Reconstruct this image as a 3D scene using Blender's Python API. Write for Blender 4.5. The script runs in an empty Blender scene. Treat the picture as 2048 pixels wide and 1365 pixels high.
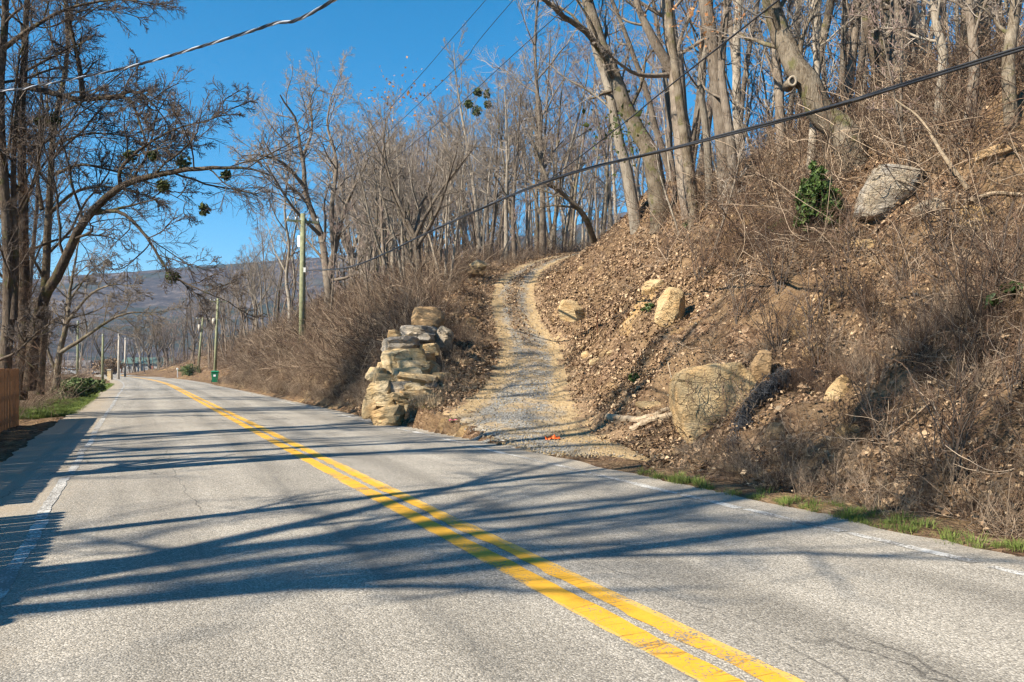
import bpy, math, random
import numpy as np
from mathutils import Vector

random.seed(7)
rng = np.random.default_rng(7)
scene = bpy.context.scene
COL = scene.collection

# ------------------------------------------------------------------ camera
F = 1600.0            # focal length in pixels of the 2048 wide photograph
CAMH = 1.4
HORIZ = 735.0
cam_d = bpy.data.cameras.new("camera")
cam_d.sensor_width = 36.0
cam_d.lens = F / 2048.0 * 36.0
cam_d.shift_y = (HORIZ - 682.5) / 2048.0
cam_d.clip_start = 0.1
cam_d.clip_end = 9000
cam = bpy.data.objects.new("camera", cam_d)
COL.objects.link(cam)
cam.location = (0, 0, CAMH)
cam.rotation_euler = (math.radians(90), 0, 0)
scene.camera = cam

# ------------------------------------------------------------------ sky and sun
SUN_EL = math.radians(36)
SUN_AZ = (-0.82, -0.57)          # horizontal direction towards the sun
world = bpy.data.worlds.new("World")
scene.world = world
world.use_nodes = True
wn = world.node_tree
wn.nodes.clear()
sky = wn.nodes.new("ShaderNodeTexSky")
sky.sky_type = 'NISHITA'
sky.sun_disc = False
sky.sun_elevation = SUN_EL
sky.sun_rotation = math.atan2(SUN_AZ[0], SUN_AZ[1])
sky.altitude = 300
sky.air_density = 1.0
sky.dust_density = 0.0
sky.ozone_density = 5.0
bg = wn.nodes.new("ShaderNodeBackground")
bg.inputs[1].default_value = 0.07
wo = wn.nodes.new("ShaderNodeOutputWorld")
deep = wn.nodes.new("ShaderNodeHueSaturation")
deep.inputs["Saturation"].default_value = 1.33
deep.inputs["Hue"].default_value = 0.486
wn.links.new(sky.outputs[0], deep.inputs["Color"])
wn.links.new(deep.outputs[0], bg.inputs[0])
wn.links.new(bg.outputs[0], wo.inputs[0])

sun_d = bpy.data.lights.new("sun", 'SUN')
sun_d.energy = 4.7
sun_d.angle = math.radians(0.53)
sun_d.color = (1.0, 0.905, 0.755)
sun = bpy.data.objects.new("sun", sun_d)
COL.objects.link(sun)
_h = math.hypot(*SUN_AZ)
LDIR = Vector((-SUN_AZ[0] / _h * math.cos(SUN_EL), -SUN_AZ[1] / _h * math.cos(SUN_EL), -math.sin(SUN_EL)))
sun.rotation_euler = LDIR.to_track_quat('-Z', 'Y').to_euler()
sun.location = (-20, -20, 40)

scene.view_settings.view_transform = 'Standard'
scene.view_settings.look = 'None'
scene.view_settings.gamma = 1.0
scene.view_settings.use_curve_mapping = False
scene.view_settings.exposure = 1.38
scene.cycles.max_bounces = 4
scene.cycles.diffuse_bounces = 2
scene.cycles.glossy_bounces = 2
scene.cycles.transparent_max_bounces = 6
scene.cycles.volume_bounces = 0
scene.cycles.use_denoising = True
scene.cycles.denoiser = 'OPENIMAGEDENOISE'
scene.cycles.denoising_input_passes = 'RGB_ALBEDO_NORMAL'
scene.cycles.denoising_prefilter = 'ACCURATE'
scene.cycles.use_adaptive_sampling = True
scene.cycles.adaptive_threshold = 0.018
scene.cycles.filter_width = 1.4
scene.cycles.adaptive_min_samples = 16

# ------------------------------------------------------------------ small helpers
def tag(o, label=None, cat=None, group=None, kind=None):
    if label: o["label"] = label
    if cat: o["category"] = cat
    if group: o["group"] = group
    if kind: o["kind"] = kind
    return o

def mesh_np(name, V, Fc, smooth=False, uv=None):
    """V (n,3); Fc (m,k) uniform face size."""
    V = np.asarray(V, dtype=np.float32).reshape(-1, 3)
    Fc = np.asarray(Fc, dtype=np.int32)
    m, k = Fc.shape
    me = bpy.data.meshes.new(name)
    me.vertices.add(len(V)); me.vertices.foreach_set("co", V.ravel())
    me.loops.add(m * k); me.loops.foreach_set("vertex_index", Fc.ravel())
    me.polygons.add(m)
    me.polygons.foreach_set("loop_start", np.arange(0, m * k, k, dtype=np.int32))
    me.polygons.foreach_set("loop_total", np.full(m, k, dtype=np.int32))
    if smooth:
        me.polygons.foreach_set("use_smooth", np.ones(m, dtype=bool))
    if uv is not None:
        l = me.uv_layers.new(name="UVMap")
        l.data.foreach_set("uv", np.asarray(uv, dtype=np.float32)[Fc.ravel()].ravel())
    me.update(calc_edges=True)
    return me

def link(name, data, mat=None, parent=None, loc=None):
    o = bpy.data.objects.new(name, data)
    COL.objects.link(o)
    if mat is not None and data is not None and not data.materials:
        data.materials.append(mat)
    if parent is not None: o.parent = parent
    if loc is not None: o.location = loc
    return o

def empty(name, loc=(0, 0, 0), rz=0.0, sc=1.0):
    o = bpy.data.objects.new(name, None)
    COL.objects.link(o)
    o.location = loc; o.rotation_euler = (0, 0, rz)
    o.scale = (sc, sc, sc)
    o.empty_display_size = 0.2
    return o

class MB:
    """collects quads / tris (as quads with tri duplicates avoided) into one mesh"""
    def __init__(s): s.v = []; s.f = []; s.n = 0
    def add(s, V, Fc):
        V = np.asarray(V, float).reshape(-1, 3)
        s.v.append(V); s.f.extend([[i + s.n for i in f] for f in Fc]); s.n += len(V)
    def box(s, c, size, rz=0.0, taper=1.0):
        x, y, z = [q / 2 for q in size]
        p = []
        for sz in (-1, 1):
            t = 1.0 if sz < 0 else taper
            for sx, sy in ((-1, -1), (1, -1), (1, 1), (-1, 1)):
                p.append((sx * x * t, sy * y * t, sz * z))
        p = np.array(p); ca, sa = math.cos(rz), math.sin(rz)
        q = np.stack([p[:, 0] * ca - p[:, 1] * sa, p[:, 0] * sa + p[:, 1] * ca, p[:, 2]], 1) + np.array(c)
        s.add(q, [(3, 2, 1, 0), (4, 5, 6, 7), (0, 1, 5, 4), (1, 2, 6, 5), (2, 3, 7, 6), (3, 0, 4, 7)])
    def tube(s, pts, rad, n=8, cap=True):
        V, Q = tubes(np.array([pts], float), np.array([rad], float), n)
        b = s.n
        s.add(V, Q.tolist())
        if cap:
            K = len(pts)
            s.f.append([b + i for i in range(n)][::-1]); s.f.append([b + (K - 1) * n + i for i in range(n)])
    def build(s, name, mat=None, parent=None, loc=None, smooth=False, bevel=0):
        me = bpy.data.meshes.new(name)
        me.from_pydata(np.concatenate(s.v).tolist(), [], s.f)
        if smooth: me.polygons.foreach_set("use_smooth", np.ones(len(me.polygons), dtype=bool))
        o = link(name, me, mat, parent, loc)
        if bevel:
            m = o.modifiers.new("bevel", 'BEVEL'); m.width = bevel; m.segments = 2; m.limit_method = 'ANGLE'
        return o

def unit(a):
    return a / np.maximum(np.linalg.norm(a, axis=-1, keepdims=True), 1e-9)

def tubes(P, R, m):
    """P (N,K,3) polylines, R (N,K) radii -> verts, quads"""
    N, K, _ = P.shape
    T = np.empty_like(P)
    T[:, 1:-1] = P[:, 2:] - P[:, :-2]
    T[:, 0] = P[:, 1] - P[:, 0]; T[:, -1] = P[:, -1] - P[:, -2]
    T = unit(T)
    mean = unit(P[:, -1] - P[:, 0])
    ref = np.where(np.abs(mean[:, 2:3]) > 0.75, np.array([[1.0, 0.13, 0]]), np.array([[0.1, 0.05, 1.0]]))
    U = unit(np.cross(T, ref[:, None, :])); W = np.cross(T, U)
    a = np.arange(m) * 2 * math.pi / m
    ring = (np.cos(a)[None, None, :, None] * U[:, :, None, :] + np.sin(a)[None, None, :, None] * W[:, :, None, :])
    V = P[:, :, None, :] + ring * R[:, :, None, None]
    i = np.arange(N * K).reshape(N, K) * m
    j = np.arange(m)
    a0 = i[:, :-1, None] + j; a1 = i[:, :-1, None] + (j + 1) % m
    b0 = i[:, 1:, None] + j; b1 = i[:, 1:, None] + (j + 1) % m
    Q = np.stack([a0, a1, b1, b0], -1).reshape(-1, 4)
    return V.reshape(-1, 3), Q

def cat_tubes(parts):
    Vs, Qs, n = [], [], 0
    for V, Q in parts:
        Vs.append(V); Qs.append(Q + n); n += len(V)
    return np.concatenate(Vs), np.concatenate(Qs)

def _hash(ix, iy, seed):
    h = (ix.astype(np.int64) * 374761393 + iy.astype(np.int64) * 668265263 + seed * 982451653) & 0x7fffffff
    h = ((h ^ (h >> 13)) * 1274126177) & 0x7fffffff
    return ((h ^ (h >> 16)) & 0xffff) / 65535.0

def vnoise(x, y, seed=0):
    x = np.asarray(x, float); y = np.asarray(y, float)
    ix = np.floor(x); iy = np.floor(y); fx = x - ix; fy = y - iy
    fx = fx * fx * (3 - 2 * fx); fy = fy * fy * (3 - 2 * fy)
    a = _hash(ix, iy, seed); b = _hash(ix + 1, iy, seed); c = _hash(ix, iy + 1, seed); d = _hash(ix + 1, iy + 1, seed)
    return (a * (1 - fx) + b * fx) * (1 - fy) + (c * (1 - fx) + d * fx) * fy

def fbm(x, y, seed=0, oct=4):
    t = 0; amp = 0.5; f = 1.0
    for o in range(oct):
        t = t + amp * (vnoise(x * f, y * f, seed + o * 17) - 0.5); amp *= 0.5; f *= 2.03
    return t

def sstep(a, b, x):
    t = np.clip((np.asarray(x, float) - a) / (b - a), 0, 1)
    return t * t * (3 - 2 * t)

def px(x, y, Y):
    return np.array([(x - 1024) / F * Y, Y, CAMH + (HORIZ - y) / F * Y])

def catmull(pts, K):
    P = np.asarray(pts, float)
    P = np.vstack([2 * P[0] - P[1], P, 2 * P[-1] - P[-2]])
    n = len(P) - 3
    u = np.linspace(0, n - 1e-6, K); i = u.astype(int); t = (u - i)[:, None]
    p0, p1, p2, p3 = P[i], P[i + 1], P[i + 2], P[i + 3]
    return 0.5 * (2 * p1 + (p2 - p0) * t + (2 * p0 - 5 * p1 + 4 * p2 - p3) * t ** 2 + (3 * p1 - p0 - 3 * p2 + p3) * t ** 3)

# ------------------------------------------------------------------ materials
class NT:
    def __init__(s, name, rough=0.9, spec=0.2):
        s.m = bpy.data.materials.new(name); s.m.use_nodes = True
        s.t = s.m.node_tree; s.n = s.t.nodes; s.l = s.t.links
        s.b = s.n["Principled BSDF"]; s.b.inputs["Roughness"].default_value = rough
        s.b.inputs["Specular IOR Level"].default_value = spec
    def node(s, typ, **kw):
        n = s.n.new(typ)
        for k, v in kw.items():
            if k.startswith("i_"): n.inputs[k[2:].replace("_", " ")].default_value = v
            else: setattr(n, k, v)
        return n
    def co(s, which="Object", scale=None):
        c = s.node("ShaderNodeTexCoord").outputs[which]
        if scale is not None:
            mp = s.node("ShaderNodeMapping"); mp.inputs["Scale"].default_value = scale
            s.l.new(c, mp.inputs["Vector"]); c = mp.outputs[0]
        return c
    def noise(s, vec, scale, detail=4, rough=0.55, dist=0.0):
        n = s.node("ShaderNodeTexNoise"); n.inputs["Scale"].default_value = scale
        n.inputs["Detail"].default_value = detail; n.inputs["Roughness"].default_value = rough
        n.inputs["Distortion"].default_value = dist
        if vec is not None: s.l.new(vec, n.inputs["Vector"])
        return n.outputs["Fac"]
    def voro(s, vec, scale, feature='F1', out="Distance"):
        n = s.node("ShaderNodeTexVoronoi", feature=feature); n.inputs["Scale"].default_value = scale
        if vec is not None: s.l.new(vec, n.inputs["Vector"])
        return n.outputs[out]
    def ramp(s, fac, stops, interp='LINEAR'):
        r = s.node("ShaderNodeValToRGB"); r.color_ramp.interpolation = interp
        e = r.color_ramp.elements
        while len(e) < len(stops): e.new(0.5)
        for k, (p, c) in enumerate(stops):
            e[k].position = p
            e[k].color = (c, c, c, 1) if isinstance(c, (int, float)) else (*c, 1)
        s.l.new(fac, r.inputs[0]); return r.outputs[0]
    def mix(s, fac, a, b, blend='MIX'):
        n = s.node("ShaderNodeMix", data_type='RGBA', blend_type=blend)
        for sock, v in ((n.inputs[0], fac), (n.inputs[6], a), (n.inputs[7], b)):
            if isinstance(v, (int, float)): sock.default_value = v
            elif isinstance(v, tuple): sock.default_value = (*v, 1)
            else: s.l.new(v, sock)
        return n.outputs[2]
    def math(s, op, a, b=0.0):
        n = s.node("ShaderNodeMath", operation=op)
        for i, v in enumerate((a, b)):
            if isinstance(v, (int, float)): n.inputs[i].default_value = v
            else: s.l.new(v, n.inputs[i])
        return n.outputs[0]
    def bump(s, h, strength=0.5, dist=0.02):
        b = s.node("ShaderNodeBump"); b.inputs["Strength"].default_value = strength
        b.inputs["Distance"].default_value = dist
        s.l.new(h, b.inputs["Height"]); s.l.new(b.outputs[0], s.b.inputs["Normal"])
    def color(s, c):
        if isinstance(c, tuple): s.b.inputs["Base Color"].default_value = (*c, 1)
        else: s.l.new(c, s.b.inputs["Base Color"])
        return s.m

def mat_plain(name, col, rough=0.8, var=0.15, scale=6.0, spec=0.2, metal=0.0):
    t = NT(name, rough, spec)
    t.b.inputs["Metallic"].default_value = metal
    n = t.noise(t.co(), scale, 5)
    lo = tuple(c * (1 - var) for c in col); hi = tuple(min(1, c * (1 + var)) for c in col)
    t.bump(n, 0.25, 0.01)
    return t.color(t.ramp(n, [(0.3, lo), (0.7, hi)]))

def mat_bark(name, dark, mid, light, moss=None, rnd=0.35):
    t = NT(name, 0.95, 0.1)
    oi = t.node("ShaderNodeObjectInfo")
    co = t.co("Object")
    mp = t.node("ShaderNodeMapping"); mp.inputs["Scale"].default_value = (1, 1, 0.22)
    t.l.new(co, mp.inputs["Vector"])
    f = t.noise(mp.outputs[0], 26, 5, 0.65, 0.6)
    c = t.ramp(f, [(0.28, dark), (0.5, mid), (0.72, light)])
    b = t.noise(co, 1.7, 3)
    c = t.mix(t.ramp(b, [(0.45, 0.0), (0.65, 0.75)]), c, light)
    if moss:
        g = t.noise(co, 2.6, 4)
        c = t.mix(t.ramp(g, [(0.56, 0.0), (0.66, 0.7)]), c, moss)
    hv = t.node("ShaderNodeHueSaturation")
    t.l.new(c, hv.inputs["Color"])
    t.l.new(t.math('ADD', t.math('MULTIPLY', oi.outputs["Random"], rnd * 2), 1 - rnd), hv.inputs["Value"])
    t.bump(f, 1.0, 0.05)
    return t.color(hv.outputs[0])

def mat_twig(name, a, b, isl=True, rough=0.9, rnd=0.25):
    t = NT(name, rough, 0.15)
    g = t.node("ShaderNodeNewGeometry"); oi = t.node("ShaderNodeObjectInfo")
    c = t.mix(g.outputs["Random Per Island"], a, b)
    hv = t.node("ShaderNodeHueSaturation"); t.l.new(c, hv.inputs["Color"])
    t.l.new(t.math('ADD', t.math('MULTIPLY', oi.outputs["Random"], rnd * 2), 1 - rnd), hv.inputs["Value"])
    return t.color(hv.outputs[0])

def mat_leaves(name, stops, rough=0.75, transl=0.0):
    t = NT(name, rough, 0.25)
    g = t.node("ShaderNodeNewGeometry")
    c = t.ramp(g.outputs["Random Per Island"], stops)
    t.color(c)
    if transl:
        tr = t.node("ShaderNodeBsdfTranslucent"); t.l.new(c, tr.inputs[0])
        mx = t.node("ShaderNodeMixShader"); mx.inputs[0].default_value = transl
        t.l.new(t.b.outputs[0], mx.inputs[1]); t.l.new(tr.outputs[0], mx.inputs[2])
        t.l.new(mx.outputs[0], t.n["Material Output"].inputs[0])
    return t.m

def mat_rock(name, base, warm, dark, stain=0.5):
    t = NT(name, 0.92, 0.15)
    co = t.co("Object"); oi = t.node("ShaderNodeObjectInfo")
    v = t.node("ShaderNodeVectorMath", operation='ADD')
    t.l.new(co, v.inputs[0]); t.l.new(oi.outputs["Location"], v.inputs[1])
    co = v.outputs[0]
    mp = t.node("ShaderNodeMapping"); mp.inputs["Scale"].default_value = (1, 1, 3.2); mp.inputs["Rotation"].default_value = (0.12, 0.1, 0)
    t.l.new(co, mp.inputs["Vector"])
    n1 = t.noise(co, 2.2, 6, 0.62, 0.4); n2 = t.noise(mp.outputs[0], 5.5, 6, 0.65, 0.8); n3 = t.noise(co, 34, 4, 0.6)
    c = t.mix(t.ramp(n1, [(0.38, 0.0), (0.62, 1.0)]), base, warm)
    c = t.mix(t.ramp(n2, [(0.50, 0.0), (0.70, stain)]), c, dark)
    c = t.mix(t.ramp(n3, [(0.35, 0.35), (0.6, 0.0)]), c, tuple(k * 0.55 for k in base))
    wn_ = t.node("ShaderNodeTexNoise"); wn_.inputs["Scale"].default_value = 2.5; wn_.inputs["Detail"].default_value = 6
    t.l.new(mp.outputs[0], wn_.inputs["Vector"]); ws = t.node("ShaderNodeVectorMath", operation='SCALE'); ws.inputs["Scale"].default_value = 0.9
    t.l.new(wn_.outputs["Color"], ws.inputs[0]); wa = t.node("ShaderNodeVectorMath", operation='ADD'); t.l.new(mp.outputs[0], wa.inputs[0]); t.l.new(ws.outputs[0], wa.inputs[1])
    cr = t.ramp(t.voro(wa.outputs[0], 1.1, 'DISTANCE_TO_EDGE'), [(0.0, 1.0), (0.02, 0.0)])
    cr = t.math('MULTIPLY', cr, t.ramp(t.noise(co, 1.4, 3), [(0.42, 0.0), (0.58, 1.0)]))
    c = t.mix(t.math('MULTIPLY', cr, 0.55), c, tuple(k * 0.3 for k in dark))
    h = t.math('ADD', t.math('MULTIPLY', n2, 1.0), t.math('MULTIPLY', n3, 0.35))
    h = t.math('SUBTRACT', h, t.math('MULTIPLY', cr, 0.8))
    t.bump(h, 1.0, 0.09)
    return t.color(c)

M = {}
M['bark_grey'] = mat_bark('bark_grey', (0.06, 0.045, 0.035), (0.155, 0.123, 0.095), (0.245, 0.205, 0.163))
M['bark_pale'] = mat_bark('bark_pale', (0.10, 0.08, 0.062), (0.22, 0.186, 0.146), (0.32, 0.28, 0.23))
M['bark_moss'] = mat_bark('bark_moss', (0.045, 0.032, 0.024), (0.13, 0.102, 0.072), (0.25, 0.21, 0.16), (0.095, 0.095, 0.028), 0.15)
M['bark_dark'] = mat_bark('bark_dark', (0.03, 0.022, 0.018), (0.075, 0.057, 0.043), (0.14, 0.112, 0.086), (0.09, 0.09, 0.032), 0.2)
M['twig'] = mat_twig('twig', (0.18, 0.147, 0.12), (0.31, 0.265, 0.222))
M['twig_red'] = mat_twig('twig_red', (0.18, 0.128, 0.11), (0.29, 0.215, 0.185))
M['twig_dark'] = mat_twig('twig_dark', (0.06, 0.047, 0.04), (0.145, 0.117, 0.098))
M['stem_tan'] = mat_twig('stem_tan', (0.15, 0.106, 0.073), (0.38, 0.29, 0.208), rnd=0.45)
M['stem_brown'] = mat_twig('stem_brown', (0.04, 0.025, 0.018), (0.155, 0.10, 0.068), rnd=0.45)
M['straw'] = mat_twig('straw', (0.30, 0.215, 0.13), (0.55, 0.43, 0.28), rnd=0.25)
M['grass'] = mat_twig('grass', (0.075, 0.115, 0.022), (0.19, 0.22, 0.065), rnd=0.2)
M['litter'] = mat_leaves('litter', [(0.0, (0.05, 0.028, 0.016)), (0.45, (0.16, 0.10, 0.057)), (0.8, (0.31, 0.205, 0.12)), (1.0, (0.46, 0.335, 0.21))])
M['dryleaf'] = mat_leaves('dryleaf', [(0, (0.35, 0.15, 0.06)), (1, (0.55, 0.30, 0.14))], transl=0.3)
M['evergreen'] = mat_leaves('evergreen', [(0, (0.028, 0.05, 0.013)), (0.6, (0.06, 0.10, 0.025)), (1, (0.14, 0.18, 0.06))], 0.5, 0.15)
M['mistletoe'] = mat_leaves('mistletoe', [(0, (0.035, 0.05, 0.014)), (1, (0.10, 0.115, 0.035))], 0.6, 0.2)
M['cedar'] = mat_leaves('cedar', [(0, (0.05, 0.08, 0.02)), (1, (0.13, 0.17, 0.06))], 0.7)
M['rock_cream'] = mat_rock('rock_cream', (0.53, 0.43, 0.28), (0.50, 0.34, 0.16), (0.27, 0.21, 0.13), 0.5)
M['rock_tan'] = mat_rock('rock_tan', (0.53, 0.40, 0.23), (0.50, 0.32, 0.15), (0.27, 0.19, 0.11), 0.4)
M['rock_grey'] = mat_rock('rock_grey', (0.34, 0.31, 0.275), (0.40, 0.32, 0.22), (0.14, 0.12, 0.10), 0.7)
M['rock_brown'] = mat_rock('rock_brown', (0.36, 0.24, 0.13), (0.42, 0.28, 0.15), (0.16, 0.12, 0.08), 0.6)
M['wood_cut'] = mat_plain('wood_cut', (0.30, 0.25, 0.19), 0.85, 0.2, 22)
M['wood_dead'] = mat_plain('wood_dead', (0.31, 0.24, 0.165), 0.9, 0.3, 14)
M['pole_wood'] = mat_plain('pole_wood', (0.20, 0.205, 0.12), 0.85, 0.3, 5)
M['pole_grey'] = mat_plain('pole_grey', (0.42, 0.37, 0.31), 0.85, 0.3, 5)
M['white'] = mat_plain('white', (0.78, 0.78, 0.76), 0.5, 0.05)
M['porcelain'] = mat_plain('porcelain', (0.55, 0.55, 0.53), 0.3, 0.05)
M['cable_black'] = mat_plain('cable_black', (0.022, 0.022, 0.024), 0.45, 0.3, 30, 0.5)
M['cable_steel'] = mat_plain('cable_steel', (0.6, 0.6, 0.62), 0.4, 0.1, 30, 0.5, 0.6)
M['rust'] = mat_plain('rust', (0.11, 0.055, 0.03), 0.9, 0.3, 40)
M['fence'] = mat_plain('fence', (0.36, 0.18, 0.08), 0.85, 0.35, 9)
M['bin_green'] = mat_plain('bin_green', (0.012, 0.19, 0.085), 0.45, 0.08, 5, 0.4)
M['rubber'] = mat_plain('rubber', (0.02, 0.02, 0.02), 0.8, 0.2)
M['glass'] = mat_plain('glass', (0.03, 0.04, 0.05), 0.1, 0.1, 2, 0.6)
M['siding'] = mat_plain('siding', (0.38, 0.365, 0.34), 0.7, 0.06)
M['brick'] = mat_plain('brick', (0.28, 0.12, 0.08), 0.9, 0.2, 20)
M['roof_green'] = mat_plain('roof_green', (0.09, 0.14, 0.12), 0.6, 0.1)
M['roof_grey'] = mat_plain('roof_grey', (0.14, 0.13, 0.13), 0.8, 0.15)
M['car_white'] = mat_plain('car_white', (0.72, 0.73, 0.74), 0.3, 0.03, 2, 0.5)
M['car_grey'] = mat_plain('car_grey', (0.25, 0.27, 0.30), 0.3, 0.03, 2, 0.5)
M['orange'] = mat_plain('orange', (0.75, 0.14, 0.03), 0.6, 0.1)
M['pink'] = mat_plain('pink', (0.75, 0.16, 0.28), 0.6, 0.1)
M['netting'] = mat_twig('netting', (0.02, 0.02, 0.022), (0.085, 0.085, 0.09), rough=0.5)

# ------------------------------------------------------------------ terrain shape
def road_cx(Y):
    Y = np.asarray(Y, float)
    a = 2.71 - 0.47 * Y
    b = np.clip(Y - 55, 0, 65)
    a = a - 0.0009 * b * b - 0.117 * np.clip(Y - 120, 0, None)
    c = np.clip(Y - 120, 0, 100)
    return a + 0.0022 * c * c + 0.44 * np.clip(Y - 220, 0, None)

DRV = np.array([(-0.45, 12.7, -0.02), (-0.3, 13.6, 0.0), (-0.22, 15.5, 0.10), (0.22, 19, 0.63), (0.48, 22.5, 1.25), (0.58, 26, 1.97),
                (0.24, 30, 3.05), (0.05, 34, 4.27), (0.35, 40, 5.8), (1.6, 48, 7.55), (4.1, 56, 9.25), (7.9, 61.5, 10.5),
                (12.5, 65.5, 11.4), (19, 69, 12.0), (28, 72, 12.5), (47, 77, 13.4)])
DPATH = catmull(DRV, 260)
_dt = np.gradient(DPATH[:, :2], axis=0); _dt /= np.linalg.norm(_dt, axis=1, keepdims=True)
DNORM = np.stack([_dt[:, 1], -_dt[:, 0]], 1)     # to the right of travel
DHW = np.interp(DPATH[:, 1], [12.7, 14, 16, 20, 30, 80], [2.9, 2.4, 1.75, 1.2, 1.0, 1.1])
DSL = np.interp(DPATH[:, 1], [13, 17, 22, 31, 38, 46, 80], [0.5, 0.8, 1.1, 1.15, 0.6, 0.12, 0.1])

HRd = [-99, 3.3, 4.3, 5.0, 6.0, 9, 12, 15, 20, 30, 60, 150, 400]
HRz = [0, 0, 0.06, 0.34, 1.2, 3.95, 6.2, 7.8, 9.7, 12.0, 16, 22, 30]
HLd = [-99, 3.3, 4.0, 5.0, 6.0, 9, 13, 16, 20, 30, 60, 150, 400]
HLz = [0, 0, 0.25, 1.35, 2.2, 4.3, 6.2, 7.3, 8.4, 10.3, 13, 17, 22]

DGRAD = np.gradient(DPATH[:, 2]) / np.maximum(np.linalg.norm(np.gradient(DPATH[:, :2], axis=0), axis=1), 1e-6)
def drive_qz(X, Y):
    """signed distance to the right of the driveway centre, nearest sample, driveway height there"""
    shp = np.shape(X); X = np.ravel(X); Y = np.ravel(Y)
    q = np.empty(len(X)); k = np.empty(len(X), int); z = np.empty(len(X))
    for a in range(0, len(X), 20000):
        dx = X[a:a + 20000, None] - DPATH[None, :, 0]; dy = Y[a:a + 20000, None] - DPATH[None, :, 1]
        D = dx * dx + dy * dy
        j = D.argmin(1); ii = np.arange(len(j))
        sgn = dx[ii, j] * DNORM[j, 0] + dy[ii, j] * DNORM[j, 1]
        al = np.clip(dx[ii, j] * _dt[j, 0] + dy[ii, j] * _dt[j, 1], -.3, .3)
        inner = (j > 0) & (j < len(DPATH) - 1)
        q[a:a + 20000] = np.where(inner, np.where(np.sqrt(D[ii, j]) < 4, sgn, np.sign(sgn) * np.sqrt(D[ii, j])), np.where(sgn >= 0, 1, -1) * np.sqrt(D[ii, j]))
        k[a:a + 20000] = j; z[a:a + 20000] = DPATH[j, 2] + DGRAD[j] * al * inner
    return q.reshape(shp), k.reshape(shp), z.reshape(shp)
def drive_q(X, Y):
    return drive_qz(X, Y)[:2]

def ground(X, Y, detail=True):
    X = np.asarray(X, float); Y = np.asarray(Y, float)
    X, Y = np.broadcast_arrays(X, Y)
    d = (X - road_cx(Y)) * 0.905
    shift = 3.0 * sstep(58, 78, Y)
    dn = d + 0.9 * fbm(X * 0.25, Y * 0.25, 5, 3) * sstep(3.5, 6, d)
    hr = np.interp(dn - shift * sstep(3, 5, d), HRd, HRz)
    hl = np.interp(dn - shift * sstep(3, 5, d), HLd, HLz)
    hl = hl * (1 - 0.35 * sstep(70, 160, Y))
    q, k, zd = drive_qz(X, Y)
    hw = DHW[k]
    right = np.minimum(hr, zd + DSL[k] * np.clip(q - hw, 0, None) ** 1.0)
    left = zd + (hl - zd) * sstep(0.2, 4.6, -q - hw)
    z = np.where(q > 0, right, left)
    z = np.where(np.abs(q) < hw, zd, z)
    z = np.where(d < 3.3, np.minimum(z, 0.0), z)
    # left roadside
    lz = np.interp(-d, [3.2, 4.4, 5.0, 6, 12, 40, 120], [0, -0.03, -0.09, -0.12, -0.25, -0.9, -1.2])
    z = np.where(d < -3.2, lz, z)
    z = np.where((d < 3.45) & (d > -4.35), -0.05, z)
    # beyond the valley: mountain ridge
    R = np.hypot(X, Y)
    mt = sstep(650, 1550, R) * (168 + 95 * fbm(X / 420, Y / 420, 31, 4) + 0.17 * np.clip(X + 520, -400, 900)) * sstep(-200, 400, Y)
    z = z * (1 - sstep(250, 600, R)) + mt
    if detail:
        off = sstep(3.4, 5.0, np.abs(d)) * (1 - 0.85 * (1 - sstep(0.9, 1.6 + 2.4 * sstep(36, 44, Y), np.abs(q) / hw)))
        rough = np.where(d > 0, 1.0, 0.35)
        z = z + off * rough * (1.25 * fbm(X * 0.6, Y * 0.6, 3, 3) * sstep(4, 8, np.abs(d)) + 0.62 * fbm(X * 1.9, Y * 1.9, 9, 3)) * (1 - sstep(200, 400, R))
    return z

def gz(x, y): return float(ground(np.array([x]), np.array([y]))[0])

def hit(x, y, y0=5.0, y1=160.0):
    """first terrain point along the ray through photograph pixel (x, y)"""
    Y = np.concatenate([np.arange(y0, 40, 0.05), np.arange(40, y1, 0.2)])
    X = (x - 1024) / F * Y; Z = CAMH + (HORIZ - y) / F * Y
    g = ground(X, Y)
    i = np.argmax(g >= Z)
    return np.array([X[i], Y[i], g[i]])

def sd(X, Y):
    d = (np.asarray(X) - road_cx(Y)) * 0.905
    return d

# ------------------------------------------------------------------ ground sheet
def axis(lo_far, lo, hi, hi_far, fine, nfar, bias=1.0):
    core = np.arange(lo, hi, fine)
    a = lo - np.geomspace(fine, lo - lo_far, nfar)[::-1]
    b = hi + np.geomspace(fine, hi_far - hi, nfar)
    return np.concatenate([a, core, b])

gx = axis(-2600, -14, 15, 2000, 0.16, 85)
gy = np.concatenate([4.5 - np.geomspace(0.16, 124.5, 60)[::-1], np.arange(4.5, 32, 0.16), np.arange(32, 76, 0.4), 76 + np.geomspace(0.4, 2224, 75)])
GX, GY = np.meshgrid(gx, gy)
GZ = ground(GX, GY)
_q, _k = drive_q(GX, GY)
GZ = GZ - 0.13 * (1 - sstep(1.0, 1.22, np.abs(_q) / DHW[_k])) * sstep(4.3, 5.2, (GX - road_cx(GY)) * 0.905)
_R = np.hypot(GX, GY)
ny, nx = GX.shape
idx = np.arange(nx * ny).reshape(ny, nx)
Q = np.stack([idx[:-1, :-1], idx[:-1, 1:], idx[1:, 1:], idx[1:, :-1]], -1).reshape(-1, 4)

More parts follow.
